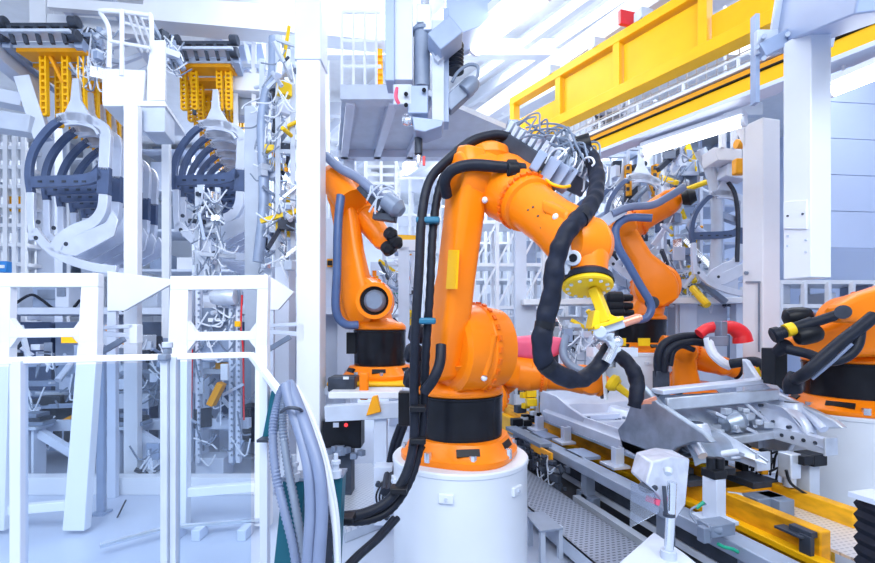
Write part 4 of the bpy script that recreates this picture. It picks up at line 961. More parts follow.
# ================================================================ hanging car side panels, left
ORD = ['frontmost', 'second', 'third', 'fourth', 'fifth', 'sixth', 'seventh', 'eighth']
def side_panel(name, label, cat, group, ox, oy, D, k, spire=True):
    # traced proportions in metres: u right, v up from the belt bar
    c = at(ox, oy, D); s = D/FPX*k
    t = thing(name, c, label, cat, group)
    def P(u, v, f=0): return c+R_*(u*s)-U_*(v*s)+F_*f
    def ribbon(pts, wd, th, nm, m, taper=None):
        path = smooth_path([P(*p) for p in pts], 6); out = []; inn = []
        for i, p in enumerate(path):
            tg = (path[min(i+1, len(path)-1)]-path[max(i-1, 0)]).normalized(); nr = tg.cross(F_).normalized()
            w_ = wd*s/2*(1 if not taper else 1+(taper-1)*i/(len(path)-1))
            out.append(p+nr*w_); inn.append(p-nr*w_)
        b = MB(); secs = []
        for o_, i_ in zip(out, inn): secs.append([o_, i_, i_+F_*th, o_+F_*th])
        b.loft(secs)
        if nm == 'belt_bar':
            b.then('dkgrey')
            for u in (14, 26, 38, 50, 58): b.obox(P(u, 11.5, -0.003), R_*2.0*s, F_*0.005, U_*1.0*s)
            return b.build(nm, m, t)
        return b.build(nm, m, t, 0.006)
    ribbon([(3, 22), (1, 5), (3, -12), (10, -28), (22, -43), (35, -53)], 6.5, 0.07, 'curved_pillar', 'coat')
    ribbon([(30, -52), (45, -54), (62, -51), (76, -44), (80, -34)], 9, 0.06, 'roof_rail', 'steelwhite')
    ribbon([(38, -46), (52, -47), (66, -43), (72, -36)], 3, 0.05, 'inner_rail', 'steelwhite')
    ribbon([(79, -36), (78, -15), (77, 0)], 11, 0.07, 'centre_pillar', 'steelwhite')
    ribbon([(77, -3), (76, 24)], 12, 0.075, 'pillar_block', 'coat')
    ribbon([(2, 12), (25, 11), (50, 10), (66, 7), (74, 2)], 11, 0.06, 'belt_bar', 'coat')
    
    ribbon([(4, 22), (4, 45), (6, 70)], 7, 0.06, 'front_pillar', 'steelwhite')
    ribbon([(77, 24), (75, 40), (66, 52), (48, 60), (34, 70), (28, 82)], 9, 0.09, 'wheel_arch', 'steelwhite', 1.6)
    b = MB(); b.prism([P(86, 40), P(80, 52), P(62, 60), (P(44, 68)), P(34, 78), P(36, 86), P(50, 86), P(66, 78), P(88, 66), P(92, 50)], F_*0.03); b.build('fender_sheet', 'steelwhite', t, 0.01)
    ribbon([(6, 60), (18, 74), (34, 86), (62, 96), (90, 100)], 9, 0.06, 'sill', 'steelwhite')
    for u, v in ((12, 52), (40, 74), (10, 68)):
        b = MB(); b.cyl(P(u, v, -0.005), P(u, v, 0.01), 2.2*s, seg=12); b.build('opening', 'dkgrey', t)
    if spire:
        b = MB(); b.loft([[P(46, -92), P(52, -92), P(52, -92, .05), P(46, -92, .05)], [P(44, -70), P(54, -70), P(54, -70, .05), P(44, -70, .05)], [P(38, -57), P(62, -57), P(62, -57, .05), P(38, -57, .05)], [P(24, -50), P(76, -44), P(76, -44, .05), P(24, -50, .05)]])
        b.build('hanger_horn', 'steelwhite', t, 0.006)
    return t
def carrier(label, group, ox, oy, D, k, bars, wpx, h0, h1):
    c = at(ox, oy, D); s = D/FPX*k
    t = thing('hook_carrier', c, label, 'hook carrier', group)
    MB().obox(c+R_*wpx*s/2-U_*0.03, R_*wpx*s/2, F_*0.13, U_*0.03).build('top_plate', 'amber', t, 0.004)
    for u in bars:
        b = MB(); p0 = c+R_*u*s-U_*h0*s; p1 = c+R_*(u+1)*s-U_*h1*s
        for e_ in (-1, 1): b.bar(p0+R_*e_*2.6*s, p1+R_*e_*2.6*s, 1.7*s, 0.06, F_)
        n_ = 9
        for i in range(n_+1): b.obox(p0+(p1-p0)*i/n_, R_*2.6*s, F_*0.025, U_*1.1*s)
        b.build('slotted_bar', 'yellow', t)
    b = MB(); b.bar(c+R_*(bars[0]+5)*s, c+R_*(bars[1]-2)*s-U_*h1*0.5*s, 0.06, 0.04); b.build('brace', 'amber', t)
    b = MB(); b.bar(c+R_*(bars[1])*s-U_*h1*s, c+R_*(bars[1])*s-U_*(h1+6)*s, 0.05, 0.05); b.build('hook', 'dkgrey', t, 0.005)
    return t
YV = V((0, 1, 0))
def shift_tree(o, d):
    o.location = o.location+d
def row(first, n, step, labels, ld=None):
    for i in range(1, n):
        c = copy_tree(first); c.location = first.location+YV*step*i; c['label'] = labels[i]
    first['label'] = labels[0]
p1 = side_panel('car_side_panel', 'x', 'car side panel', 'car side panels in the left hanging row', 26, 170, 6.5, 1.0)
row(p1, 6, 0.40, ['%s car side panel of the left hanging row counted from the front' % o for o in ORD])
p2 = side_panel('car_side_panel', 'x', 'car side panel', 'car side panels in the second hanging row', 172, 170, 7.2, 0.88)
row(p2, 8, 0.42, ['%s car side panel of the row behind the white balcony counted from the front' % o for o in ORD])
k1 = carrier('x', 'yellow hook carriers over the left row', 24, 53, 6.6, 1.0, (20, 42, 58), 66, 2, 62)
row(k1, 6, 0.40, ['%s yellow slotted hook carrier above the left hanging row' % o for o in ORD])
k2 = carrier('x', 'yellow hook carriers over the second row', 180, 68, 7.3, 0.9, (4, 16, 44, 54), 60, 2, 46)
row(k2, 8, 0.42, ['%s yellow slotted hook carrier above the second hanging row' % o for o in ORD])
def track(label, x0, x1, y, D, L):
    a, b_ = at(x0, y, D), at(x1, y, D); t = thing('overhead_track', (a+b_)/2, label, 'overhead track')
    for p in (a, b_): MB().bar(p, p+YV*L, 0.10, 0.16).build('rail', 'bluegrey', t, 0.005)
    b = MB()
    for i in range(int(L/0.45)): b.bar(a+YV*(0.1+0.45*i), b_+YV*(0.1+0.45*i), 0.06, 0.08)
    b.build('cross_bars', 'ltgrey', t)
    MB().bar(a-U_*-0.2-YV*0.05, b_+U_*0.2-YV*0.05, 0.05, 0.05).build('front_shaft', 'dkgrey', t)
    MB().bar(a-YV*0.08+U_*0.05, b_-YV*0.08+U_*0.05, 0.04, 0.22, YV).build('front_plate', 'ltgrey', t, 0.004)
    for p in (a, b_):
        for dz in (0.05, 0.24):
            b = MB(); b.cyl(p+U_*dz-R_*0.06-F_*0.06, p+U_*dz+R_*0.06-F_*0.06, 0.08, seg=16); b.build('roller', 'dkgrey', t, 0.01)
    for i in range(5):
        q = a+(b_-a)*(i+0.7)/5.6; b = MB(); b.bar(q-YV*0.12+U_*0.14, q-YV*0.12-U_*0.10+R_*0.06, 0.05, 0.05); b.build('stop_block', 'dkgrey', t, 0.004)
    return t
track('overhead track with dark rollers above the left hanging row', 6, 78, 42, 6.4, 3.4)
track('overhead track with dark rollers above the second hanging row', 178, 236, 58, 7.1, 3.6)

# ================================================================ steelwork at upper left
def post(px0, px1, D, y0, y1, label, m='white', z0=None):
    wd = (px1-px0)/FPX*D; c = at((px0+px1)/2, y1, D); ztop = min(7.58, at(0, y0, D).z)
    if z0 is not None: c.z = z0
    t = thing('steel_post', c, label, 'post')
    MB().box(V((c.x, c.y, (c.z+ztop)/2)), (wd*0.86, wd*0.5, ztop-c.z), cf=True).build('shaft', m, t, 0.008)
    MB().box(V((c.x, c.y, c.z+0.012)), (wd*1.5, wd*1.5, 0.024), cf=True).build('foot_plate', m, t)
    return t
post(125, 141, 5.5, 106, 520, 'white steel post under the balcony between the two hanging rows', z0=0)
post(162, 171, 7.0, 118, 470, 'slim white post left of the second hanging row', z0=0)
post(40, 60, 9.3, -20, 420, 'pale column behind the left hanging row', 'white2', z0=0)
post(32, 51, 7.6, -60, 35, 'white hanger column above the left overhead track', z0=6.35)
post(245, 263, 6.9, 108, 460, 'pale grey square post right of the second hanging row', 'ltgrey', z0=0)
post(318, 330, 9.0, 40, 420, 'narrow white post just right of the tall column', z0=0)
t = thing('diagonal_strut', at(20, 100, 6.2), 'big pale diagonal strut at the upper left edge', 'strut')
MB().bar(at(-20, 38, 6.2), at(40, 88, 7.4), 0.22, 0.3).build('strut_box', 'white2', t, 0.01)
MB().bar(at(24, 78, 6.6), at(44, 140, 6.6), 0.14, 0.2).build('knee_brace', 'white2', t, 0.01)
MB().bar(at(-30, 118, 6.6), at(38, 128, 6.6), 0.3, 0.25).build('cross_beam', 'ltgrey', t, 0.01)
MB().bar(at(-30, 92, 6.9), at(30, 104, 6.9), 0.3, 0.2).build('cross_beam', 'white2', t, 0.01)
# balcony
D = 5.6
t = thing('balcony', at(133, 105, D), 'white steel balcony with a hand rail above the left hanging row', 'balcony')
MB().prism([at(102, 68, D), at(102, 101, D), at(143, 103, D), at(145, 70, D)], YV*0.7).build('front_box', 'white', t, 0.008)
MB().prism([at(102, 100, D-0.02), at(103, 106, D-0.02), at(166, 106, D-0.02), at(165, 101, D-0.02)], YV*0.9).build('floor_frame', 'white', t, 0.005)
MB().prism([at(147, 68, D+0.05), at(147, 101, D+0.05), at(165, 100, D+0.05), at(165, 40, D+0.05), at(152, 40, D+0.05)], YV*0.06).build('side_plate', 'white', t, 0.005)
MB().prism([at(122, 107, D), at(165, 107, D), at(165, 132, D), at(145, 132, D), at(128, 116, D)], YV*0.4).build('bracket', 'ltgrey', t, 0.008)
def rail(pts, r=0.022): return MB().tube([at(*p) for p in pts], r, 8, 4).build('hand_rail', 'white', t, ang=60)
rail([(100, 11, D), (112, 11, D), (146, 15, D+0.1), (151, 19, D+0.1), (152, 60, D+0.1)], 0.028)
rail([(122, 10, D), (122, 76, D)], 0.028)
rail([(100, 12, D), (109, 30, D+0.1), (109, 68, D+0.1)], 0.028)
rail([(110, 41, D), (150, 48, D)])
rail([(150, 30, D+0.8), (122, 22, D+0.8)])
for x in (128, 134, 140): rail([(x, 12+(x-122)*0.16, D+0.5), (x+14, 52, D+0.9)], 0.016)
# white boxes and brackets between
t = thing('service_gantry', at(270, 90, 7.6), 'white gantry with uprights and a cross rail left of the tall column', 'gantry')
MB().bar(at(236, 85, 7.6), at(298, 88, 7.6), 0.25, 0.3).build('cross_beam', 'white', t, 0.01)
MB().bar(at(236, 66, 7.6), at(290, 68, 7.6), 0.06).build('rail', 'ltgrey', t)
for x in (236, 254, 268, 288): MB().bar(at(x, 8, 7.6), at(x, 130, 7.6), 0.07).build('upright', 'white', t)
MB().bar(at(234, 18, 7.6), at(298, 22, 7.6), 0.2, 0.12).build('top_beam', 'white', t)
MB().bar(at(190, 50, 8.4), at(220, 26, 8.4), 0.22).build('diagonal', 'white', t)
MB().bar(at(192, 52, 8.4), at(178, 16, 8.4), 0.24).build('diagonal', 'white', t)
MB().bar(at(222, 28, 8.4), at(236, 60, 8.4), 0.14).build('diagonal', 'white', t)
MB().box(at(258, 105, 7.9), (0.9, 0.3, 0.5), cf=True).build('cabinet', 'ltgrey', t, 0.01)
# truss behind the balcony
t = thing('ladder_truss', at(120, 40, 9), 'pale lattice truss behind the balcony', 'truss')
p, q = at(55, -10, 7.1), at(128, 100, 8.6); MB().bar(p, q, 0.12).build('chord', 'white2', t)
p2, q2 = at(105, -8, 7.1), at(158, 72, 8.6); MB().bar(p2, q2, 0.12).build('chord', 'white2', t)
for i in range(6): MB().bar(p+(q-p)*i/6, p2+(q2-p2)*(i+0.4)/6, 0.07).build('lattice_bar', 'white2', t)
MB().bar(at(50, 22, 7.6), at(170, 34, 7.6), 0.12, 0.2).build('tie_beam', 'white', t)
MB().bar(at(50, 4, 7.2), at(200, 16, 7.2), 0.1, 0.16).build('tie_beam', 'white', t)

# ================================================================ generic tooling frames
def gripper_frame(label, px0, px1, py0, py1, D, seed, n=24, yel=0.18, dep=0.5, m='ltgrey', foot=True, group=None, wires=14, smin=0.04, smax=0.13):
    r = random.Random(seed)
    c = at((px0+px1)/2, py1, D); t = thing('gripper_frame', c if not foot else V((c.x, c.y, 0)), label, 'gripper frame', group)
    def q(f=None): return at(r.uniform(px0, px1), r.uniform(py0, py1), D+(r.uniform(-dep, dep) if f is None else f))
    w_ = 0.07
    for x in (px0, px1): MB().bar(at(x, py0, D), at(x, py1, D), w_).build('upright', m, t, 0.004)
    for i in range(3):
        y = py0+(py1-py0)*(i+0.5)/3; MB().bar(at(px0, y, D), at(px1, y+r.uniform(-4, 4), D), w_*0.9).build('cross_bar', m, t, 0.004)
    for i in range(n):
        p = q(); s = r.uniform(smin, smax); b = MB(); u = r.random()
        cm = 'lemon' if u < yel*0.6 else 'amber' if u < yel else r.choice(['steelwhite', 'ltgrey', 'bluegrey', 'white2', 'midgrey', 'chrome', 'dkgrey'])
        k_ = r.random()
        if k_ < 0.35: b.box(p, (s*r.uniform(.7, 2), s, s*r.uniform(.6, 1.8)), r.uniform(-1, 1)); nm = 'clamp'
        elif k_ < 0.6: b.cyl(p, p+V((r.uniform(-1, 1), r.uniform(-1, 1), r.uniform(-1, 1))).normalized()*s*2.6, s*0.35, seg=10); nm = 'cylinder'
        elif k_ < 0.85: d_ = V((r.uniform(-1, 1), r.uniform(-.4, .4), r.uniform(-1, 1))).normalized(); b.bar(p-d_*s*2, p+d_*s*2.4, s*0.4, s*0.5); nm = 'arm'
        else: b.box(p, (s*1.6, s*0.3, s*1.9), r.uniform(-.6, .6)); nm = 'bracket'
        b.build(nm, cm, t, 0.004)
    if wires:
        for mm in ('midgrey', 'palehose'):
            b = MB()
            for i in range(wires):
                p0 = q(-dep*0.8); p1 = p0+R_*r.uniform(-.35, .35)+U_*r.uniform(-.4, .1); md = (p0+p1)/2-U_*r.uniform(0, .25)+R_*r.uniform(-.1, .1)
                b.tube([p0, md, p1], 0.011, 5, 4)
            o = b.build('hoses', mm, t); o['kind'] = 'stuff'
    if foot:
        zb_ = at(0, py1, D).z
        if zb_ > 0.1: MB().box(V((c.x, c.y, zb_/2)), (max(0.2, (px1-px0)/FPX*D*0.6), 0.3, zb_), cf=True).build('stand', 'white2', t, 0.01)
    return t
gripper_frame('tall narrow gripper stack with yellow clamps beside the tall white column', 278, 293, 36, 268, 6.4, 3, 60, 0.3, 0.3)
t = gripper_frame('gripper frame with a curved grey arm right of the second hanging row', 262, 276, 60, 268, 6.7, 8, 36, 0.12, 0.3)
MB().tube([at(274, 38, 6.5), at(273, 75, 6.5), at(266, 95, 6.5), at(262, 130, 6.5), at(264, 200, 6.5), at(258, 262, 6.5)], 0.075, 10).build('curved_arm', 'bluegrey', t, ang=60)
gripper_frame('small pneumatic gripper standing inside the second hanging row', 198, 218, 188, 272, 6.6, 12, 46, 0.12, 0.25)
# instrument tower in the right gate
t = gripper_frame('perforated instrument tower with red cables seen through the right gate', 192, 238, 286, 455, 5.9, 21, 40, 0.10, 0.3)
for x in (190, 199, 232, 239):
    b = MB(); b.bar(at(x, 278, 5.7), at(x, 462, 5.7), 0.075, 0.05, R_); b.then('midgrey')
    for i in range(30): b.cyl(at(x, 281+6*i, 5.66), at(x, 281+6*i, 5.68), 0.018, seg=8)
    b.build('perforated_bar', 'white2', t)
b = MB(); b.box(at(217, 322, 5.75), (0.40, 0.06, 0.36), cf=True); b.build('dark_plate', 'midgrey', t, 0.006)
b = MB(); b.box(at(217, 320, 5.70), (0.22, 0.02, 0.05), cf=True); b.build('blank_label', 'white', t)
b = MB(); b.box(at(217, 350, 5.75), (0.42, 0.06, 0.3), cf=True); b.build('blue_plate', 'bluegrey', t, 0.006)
b = MB(); b.lathe(at(212, 297, 5.6), at(236, 297, 5.6), [(0, 0.08), (0.3, 0.11), (1, 0.10)], 14); b.build('grey_motor', 'steel', t)
for x, r_ in ((242, 0.011), (191, 0.010), (189, 0.009)):
    b = MB(); b.tube([at(x, 295, 5.62), at(x-1, 330, 5.62), at(x+1, 350, 5.62), at(x+2 if x > 200 else x, 420, 5.62)], r_, 6); b.build('red_cable', 'red', t, ang=60)
b = MB(); b.bar(at(211, 405, 5.5), at(222, 383, 5.5), 0.12, 0.08); b.build('amber_clamp', 'amber', t, 0.008)
b = MB(); b.box(at(225, 372, 5.5), (0.09, 0.06, 0.2), cf=True); b.build('white_block', 'white', t, 0.008)
b = MB(); b.box(at(238, 324, 5.6), (0.07, 0.05, 0.07), cf=True); b.build('yellow_block', 'yellow', t, 0.006)

# ================================================================ shelf row and welding tables, left background
t = thing('long_shelf', at(170, 313, 7.6), 'long white shelf carrying machines behind the gates', 'shelf')
MB().bar(at(-60, 312, 7.6), at(352, 312, 7.6), 1.0, 0.11, U_).build('shelf_board', 'white2', t, 0.006)
for x in (8, 112, 176, 262, 345):
    c = at(x, 313, 7.6); MB().box(V((c.x, c.y, c.z/2)), (0.22, 0.22, c.z), cf=True).build('leg', 'white2', t, 0.006)
for y in (384, 394): MB().bar(at(-60, y, 7.4), at(300, y-2, 7.4), 0.12, 0.08).build('lower_rail', 'bluegrey', t)
t = thing('back_cabinet', at(140, 400, 8.6), 'long bluish cabinet wall under the white shelf', 'cabinet')
for i, (x0, x1) in enumerate(((-60, 8), (12, 60), (64, 104), (110, 172), (180, 250), (256, 342))):
    a, b_ = at(x0, 322, 8.6), at(x1, 322, 8.6); z1 = a.z
    MB().box(V(((a.x+b_.x)/2, (a.y+b_.y)/2, z1/2+0.1)), ((b_-a).length, 0.4, z1-0.2), cf=True).build('cabinet_door', ['midgrey', 'coat', 'bluegrey'][i % 3], t, 0.01)
def shelf_thing(name, label, cat, x, w_, h_, m, D=7.5, ybase=308):
    c = at(x, ybase, D); t = thing(name, c, label, cat)
    MB().box(c+U_*h_/2, (w_, 0.4, h_), cf=True).build('housing', m, t, 0.012)
    MB().box(c+U_*h_*0.55-F_*0.21, (w_*0.6, 0.02, h_*0.4), cf=True).build('front_panel', 'midgrey' if m != 'midgrey' else 'ltgrey', t, 0.004)
    return t
shelf_thing('electric_box', 'pale grey box at the left end of the long shelf', 'box', 18, 0.42, 0.55, 'ltgrey')
shelf_thing('control_unit', 'blue grey unit on the long shelf seen through the left gate', 'control unit', 58, 0.5, 0.38, 'bluegrey')
shelf_thing('motor_unit', 'white unit with a dark panel at the right of the left gate opening', 'control unit', 72, 0.22, 0.5, 'white2', 7.3)
shelf_thing('welding_controller', 'grey welding controller between the two gates', 'control unit', 153, 0.4, 0.5, 'ltgrey', 7.7)
c = at(5, 267, 7.3); t = thing('blue_sign_box', c, 'small bright blue box at the left edge above the gate', 'box')
MB().box(c, (0.14, 0.1, 0.18), cf=True).build('box_body', 'blue', t, 0.008); MB().box(c-F_*0.055, (0.09, 0.012, 0.05), cf=True).build('pale_face', 'white', t)
c = at(20, 205, 9.0); t = thing('yellow_box', c, 'square yellow box at the left edge between the white bars', 'box')
MB().box(c, (0.26, 0.2, 0.30), cf=True).build('box_body', 'yellow', t, 0.01); MB().box(c-F_*0.11, (0.16, 0.02, 0.18), cf=True).build('box_lid', 'amber', t, 0.006); MB().bar(c, V((c.x, c.y, 0)), 0.05).build('stand', 'white2', t)
def cable(name, label, pts, r, m='rubber', cat='cable', **k):
    o = MB().tube([at(*p) for p in pts], r, 8, **k).build(name, m, ang=60); return tag(o, label, cat)
cable('power_cable', 'black cable drooping in the left gate opening', [(4, 310, 7.2), (12, 306, 7.2), (30, 295, 7.2), (42, 300, 7.2), (55, 309, 7.2), (72, 308, 7.2), (80, 300, 7.2)], 0.022)
cable('power_cable', 'black cable along the slanted sheet between the gates', [(122, 311, 7.1), (140, 300, 7.1), (158, 291, 7.1), (170, 283, 7.1), (182, 281, 7.1)], 0.022)
def sheet_guard(label, P, leg, D):
    c = at(leg, 0, D+0.05); t = thing('sheet_guard', V((c.x, c.y, 0)), label, 'guard')
    MB().prism([at(x_, y_, D) for x_, y_ in P], F_*0.05).build('guard_sheet', 'white', t, 0.006)
    zt = at(0, P[-1][1]-2, D).z; MB().box(V((c.x, c.y, zt/2)), (0.10, 0.06, zt), cf=True).build('leg', 'white2', t, 0.005)
sheet_guard('white slanted sheet guard on a leg between the two gates', [(107, 271), (178, 280), (124, 311), (107, 311)], 113, 5.1)
sheet_guard('white slanted sheet guard right of the right gate', [(264, 273), (294, 292), (278, 310), (264, 310)], 270, 5.2)
# trestles
def trestle(label, px, D, base_px):
    c = at(px, 0, D); t = thing('fixture_trestle', V((c.x, c.y, 0)), label, 'trestle')
    zt = EYE-(428-HY)/FPX*D
    b = MB(); b.box(V((c.x, c.y, zt/2)), (0.03, 0.16, zt), cf=True)
    for s_ in (-1, 1): b.box(V((c.x, c.y, zt/2))+R_*0.085*s_, (0.03, 0.18, zt), cf=True)
    b.build('i_post', 'white2', t)
    MB().box(V((c.x, c.y, zt+0.02)), (0.32, 0.26, 0.04), cf=True).build('head_plate', 'ltgrey', t, 0.004)
    for i in range(3):
        b = MB(); b.box(V((c.x, c.y, zt+0.07+0.05*i))+R_*0.02*i, (0.44-0.12*i, 0.2, 0.05), cf=True); b.build('clamp_block', ['midgrey', 'dkgrey', 'midgrey'][i], t, 0.006)
    for s_ in (-1, 1):
        b = MB(); b.bar(V((c.x, c.y, zt-0.06))+R_*0.1*s_, V((c.x, c.y, 0.14+0.18))+R_*0.62*s_, 0.08, 0.10); b.build('brace', 'white2', t)
    return t
trestle('white fixture trestle seen through the left gate', 32, 5.6, 0)
trestle('white fixture trestle with braces seen between the two gates', 130, 5.6, 0)
t = thing('trestle_frame', at(120, 480, 5.9), 'long white horizontal frame tying the fixture trestles together', 'frame')
MB().bar(at(-80, 427, 5.85), at(250, 423, 5.85), 0.10, 0.13).build('top_bar', 'white2', t, 0.005)
a, b_ = at(-80, 0, 5.3), at(262, 0, 5.3); a.z = b_.z = 0.10
MB().bar(a, b_, 0.16, 0.20).build('base_bar', 'white', t, 0.006)
t = thing('dark_fixture', at(100, 440, 6.7), 'dark blue grey fixture bank low behind the trestles', 'fixture')
for i, (x0, x1) in enumerate(((-60, 30), (40, 115), (110, 160), (168, 184), (244, 292))):
    a, b_ = at(x0, 400, 6.7), at(x1, 400, 6.7); MB().box(V(((a.x+b_.x)/2, (a.y+b_.y)/2, 0.55)), ((b_-a).length, 0.5, 0.5+0.2*(i % 2)), cf=True).build('bank', ['coat', 'dkgrey', 'coat', 'midgrey', 'dkgrey'][i], t, 0.02)
for x in (20, 90, 150, 270): 
    c = at(x, 0, 6.7); MB().box(V((c.x, c.y, 0.16)), (0.2, 0.3, 0.32), cf=True).build('foot', 'dkgrey', t)
gripper_frame('dark toothed gear segment and grippers between the gates', 112, 166, 338, 392, 6.6, 31, 44, 0.08, 0.3, 'bluegrey')
gripper_frame('grippers and cylinders low in the left gate', 8, 78, 345, 470, 6.3, 32, 36, 0.06, 0.3, 'bluegrey')
gripper_frame('red and white valve unit at the right end of the middle trestle', 150, 160, 448, 478, 5.5, 33, 14, 0.05, 0.1, 'white2', wires=4)
def flat_arm(label, px, py, D):
    c = at(px, py, D); t = thing('locking_arm', c, label, 'locking arm')
    MB().bar(at(px-20, py+0, D), at(px+18, py-2, D), 0.10, 0.04).build('upper_arm', 'white2', t, 0.005)
    MB().bar(at(px-20, py+5, D), at(px+14, py+8, D), 0.08, 0.05).build('lower_arm', 'white2', t, 0.005)
    MB().bar(at(px-16, py+24, D-.1), at(px+6, py+11, D-.1), 0.05).build('cable_arm', 'midgrey', t)
    MB().box(at(px+18, py+6, D), (0.08, 0.1, 0.2), cf=True).build('end_block', 'white', t, 0.006)
flat_arm('pale locking arm on the right side of the left gate', 118, 328, 4.7)
flat_arm('pale locking arm on the right side of the right gate', 284, 326, 4.9)

# ================================================================ white gates
def gate(label, D, xl, xr, wl, wr, yt, lean, yb, slope):
    c = at((xl+xr)/2, 0, D); t = thing('safety_gate', V((c.x, c.y, 0)), label, 'gate')
    th = F_*0.08; yz = HY+EYE*FPX/D
    MB().prism([at(xl, yt, D), at(xr, yt+slope, D), at(xr, yt+14+slope, D), at(xl, yt+14, D)], th).build('top_rail', 'white', t, 0.006)
    for x0, w_, sg in ((xl, wl, lean[0]), (xr-wr, wr, lean[1])):
        MB().prism([at(x0, yt+12, D+.004), at(x0+w_, yt+12, D+.004), at(x0+w_-1, yt+71, D+.004), at(x0-2+sg*0.1, yt+71, D+.004)], th).build('upper_leg', 'white', t, 0.006)
        MB().prism([at(x0-2+sg*0.1, yt+70, D+.002), at(x0+w_-1, yt+70, D+.002), at(x0+w_+sg+2, yz, D-0.1), at(x0+sg-3, yz, D-0.1)], F_*0.09).build('lower_leg', 'white', t, 0.006)
    MB().prism([at(xl+wl-2, yt+56, D+.008), at(xr-wr+2, yt+55, D+.008), at(xr-wr+2, yt+64, D+.008), at(xl+wl-2, yt+65, D+.008)], th).build('middle_rail', 'white', t, 0.006)
    for x0, s_ in ((xl+wl-1, 1), (xr-wr+1, -1)):
        MB().prism([at(x0, yt+44, D+.01), at(x0+s_*9, yt+56, D+.01), at(x0+s_*9, yt+64, D+.01), at(x0, yt+76, D+.01)], F_*0.06).build('corner_gusset', 'white', t)
    MB().prism([at(xl+6+lean[0]*.8, yb, D-.06), at(xr-8+lean[1]*.8, yb-7, D-.06), at(xr-8+lean[1]*.8, yb+2, D-.06), at(xl+6+lean[0]*.8, yb+9, D-.06)], th).build('bottom_rail', 'white', t, 0.006)
    return t
g = gate('white steel safety gate frame cut by the left edge', 4.3, -6, 98, 16, 17, 273, (-8, -16), 508, 0)
b = MB(); b.prism([at(62, 337, 4.27), at(72, 337, 4.27), at(78, 343, 4.27), at(62, 343, 4.27)], -F_*0.01); b.build('yellow_tag', 'yellow', g)
gate('white steel safety gate frame in front of the instrument tower', 4.4, 170, 268, 18, 11, 276, (-4, 0), 490, -1)
post(97, 106, 4.7, 345, 545, 'blue grey round edged post right of the left gate', 'bluegrey', z0=0)
t = thing('floor_pipe_rail', atz(210, 527, 0.1), 'low steel pipe rail on the floor behind the right gate', 'pipe rail')
MB().tube([atz(165, 528, 0.1), atz(262, 520, 0.1)], 0.025).build('pipe', 'chrome', t); MB().tube([atz(100, 546, 0.1), atz(170, 527, 0.1)], 0.025).build('pipe', 'chrome', t)
for x in (178, 200, 245): MB().box(atz(x, 532, 0.05), (0.08, 0.16, 0.1), cf=True).build('clamp_foot', 'white2', t, 0.006)
cable('floor_cable', 'thin dark wire hanging to the floor between the gates', [(126, 500, 4.6), (116, 520, 4.6), (106, 538, 4.5)], 0.008)

# ================================================================ glass fence in front
ZG = 1.78
fa, fb = at(-40, 0, 2.2), at(251, 0, 2.75)
fa.z = fb.z = ZG
t = thing('glass_fence', V(((fa.x+fb.x)/2, (fa.y+fb.y)/2, 0)), 'transparent safety fence with slim pale posts along the left front', 'fence')
fd_ = (fb-fa).normalized(); fn = fd_.cross(U_)
MB().bar(fa, fb, 0.035, 0.035).build('top_rail', 'white', t, 0.004)
MB().bar(fa-U_*1.70, fb-U_*1.70, 0.035, 0.035).build('bottom_rail', 'white', t, 0.004)
MB().bar(fa-U_*0.86, fb-U_*0.86, 0.012, 1.66, U_).build('glass_panel', 'glass', t)
def on_fence(px): 
    return ray_plane(px, 400, fa, fn)
for px, wd, m_ in ((19, 0.055, 'white2'), (166, 0.04, 'ltgrey'), (175, 0.036, 'ltgrey')):
    p = on_fence(px); MB().box(V((p.x, p.y, ZG/2)), (wd, 0.05, ZG), cf=True).build('post', m_, t, 0.004)
p = on_fence(167.5)
b = MB(); b.box(V((p.x, p.y, ZG+0.0))-F_*0.03, (0.05, 0.05, 0.035), cf=True); b.cyl(V((p.x, p.y, ZG)), V((p.x, p.y, ZG+0.05)), 0.022); b.build('latch', 'midgrey', t, 0.006)
p = on_fence(167.5); b = MB(); b.cyl(V((p.x, p.y, ZG+0.05)), V((p.x, p.y, ZG+0.085)), 0.028); b.build('post_cap', 'ltgrey', t, 0.006)
cp = at(265, 0, 2.55); MB().box(V((cp.x, cp.y, 0.85)), (0.045, 0.05, 1.7), cf=True).build('corner_post', 'white2', t, 0.004)
q = at(284, 398, 2.3); MB().bar(fb, q, 0.035, 0.035).build('sloping_rail', 'white', t, 0.004)
MB().bar(q, V((q.x, q.y, 0.0)), 0.035).build('end_post', 'white2', t)

# ================================================================ cable bundle and teal housings
G = 'hoses of the bundle at the lower left front'
def big_hose(label, pts, r, m, rib=0.0, n=8):
    o = MB().tube([at(*p) for p in pts], r, 14, n, rib=rib).build('cable_hose', m, ang=60); return tag(o, label, 'hose', G)
big_hose('leftmost ribbed hose bowing out of the bundle', [(283, 388, 2.2), (278, 402, 2.15), (273, 430, 2.1), (275, 468, 2.05), (283, 505, 2.0), (294, 550, 1.95), (300, 600, 1.9)], 0.022, 'greyhose', 0.22, 20)
big_hose('dark ribbed hose second from the left of the bundle', [(288, 388, 2.2), (284, 404, 2.14), (283, 430, 2.1), (288, 468, 2.05), (296, 510, 2.0), (304, 560, 1.95), (308, 610, 1.9)], 0.021, 'midgrey', 0.24, 20)
big_hose('smooth blue grey hose in the middle of the bundle', [(286, 384, 2.1), (291, 405, 2.05), (301, 435, 1.98), (309, 470, 1.92), (311, 510, 1.88), (309, 550, 1.84), (305, 620, 1.8)], 0.026, 'greyhose')
big_hose('thick pale blue hose at the front of the bundle', [(289, 383, 2.12), (298, 405, 2.05), (309, 435, 1.96), (319, 470, 1.9), (322, 510, 1.86), (319, 560, 1.82), (315, 620, 1.8)], 0.026, 'greyhose')
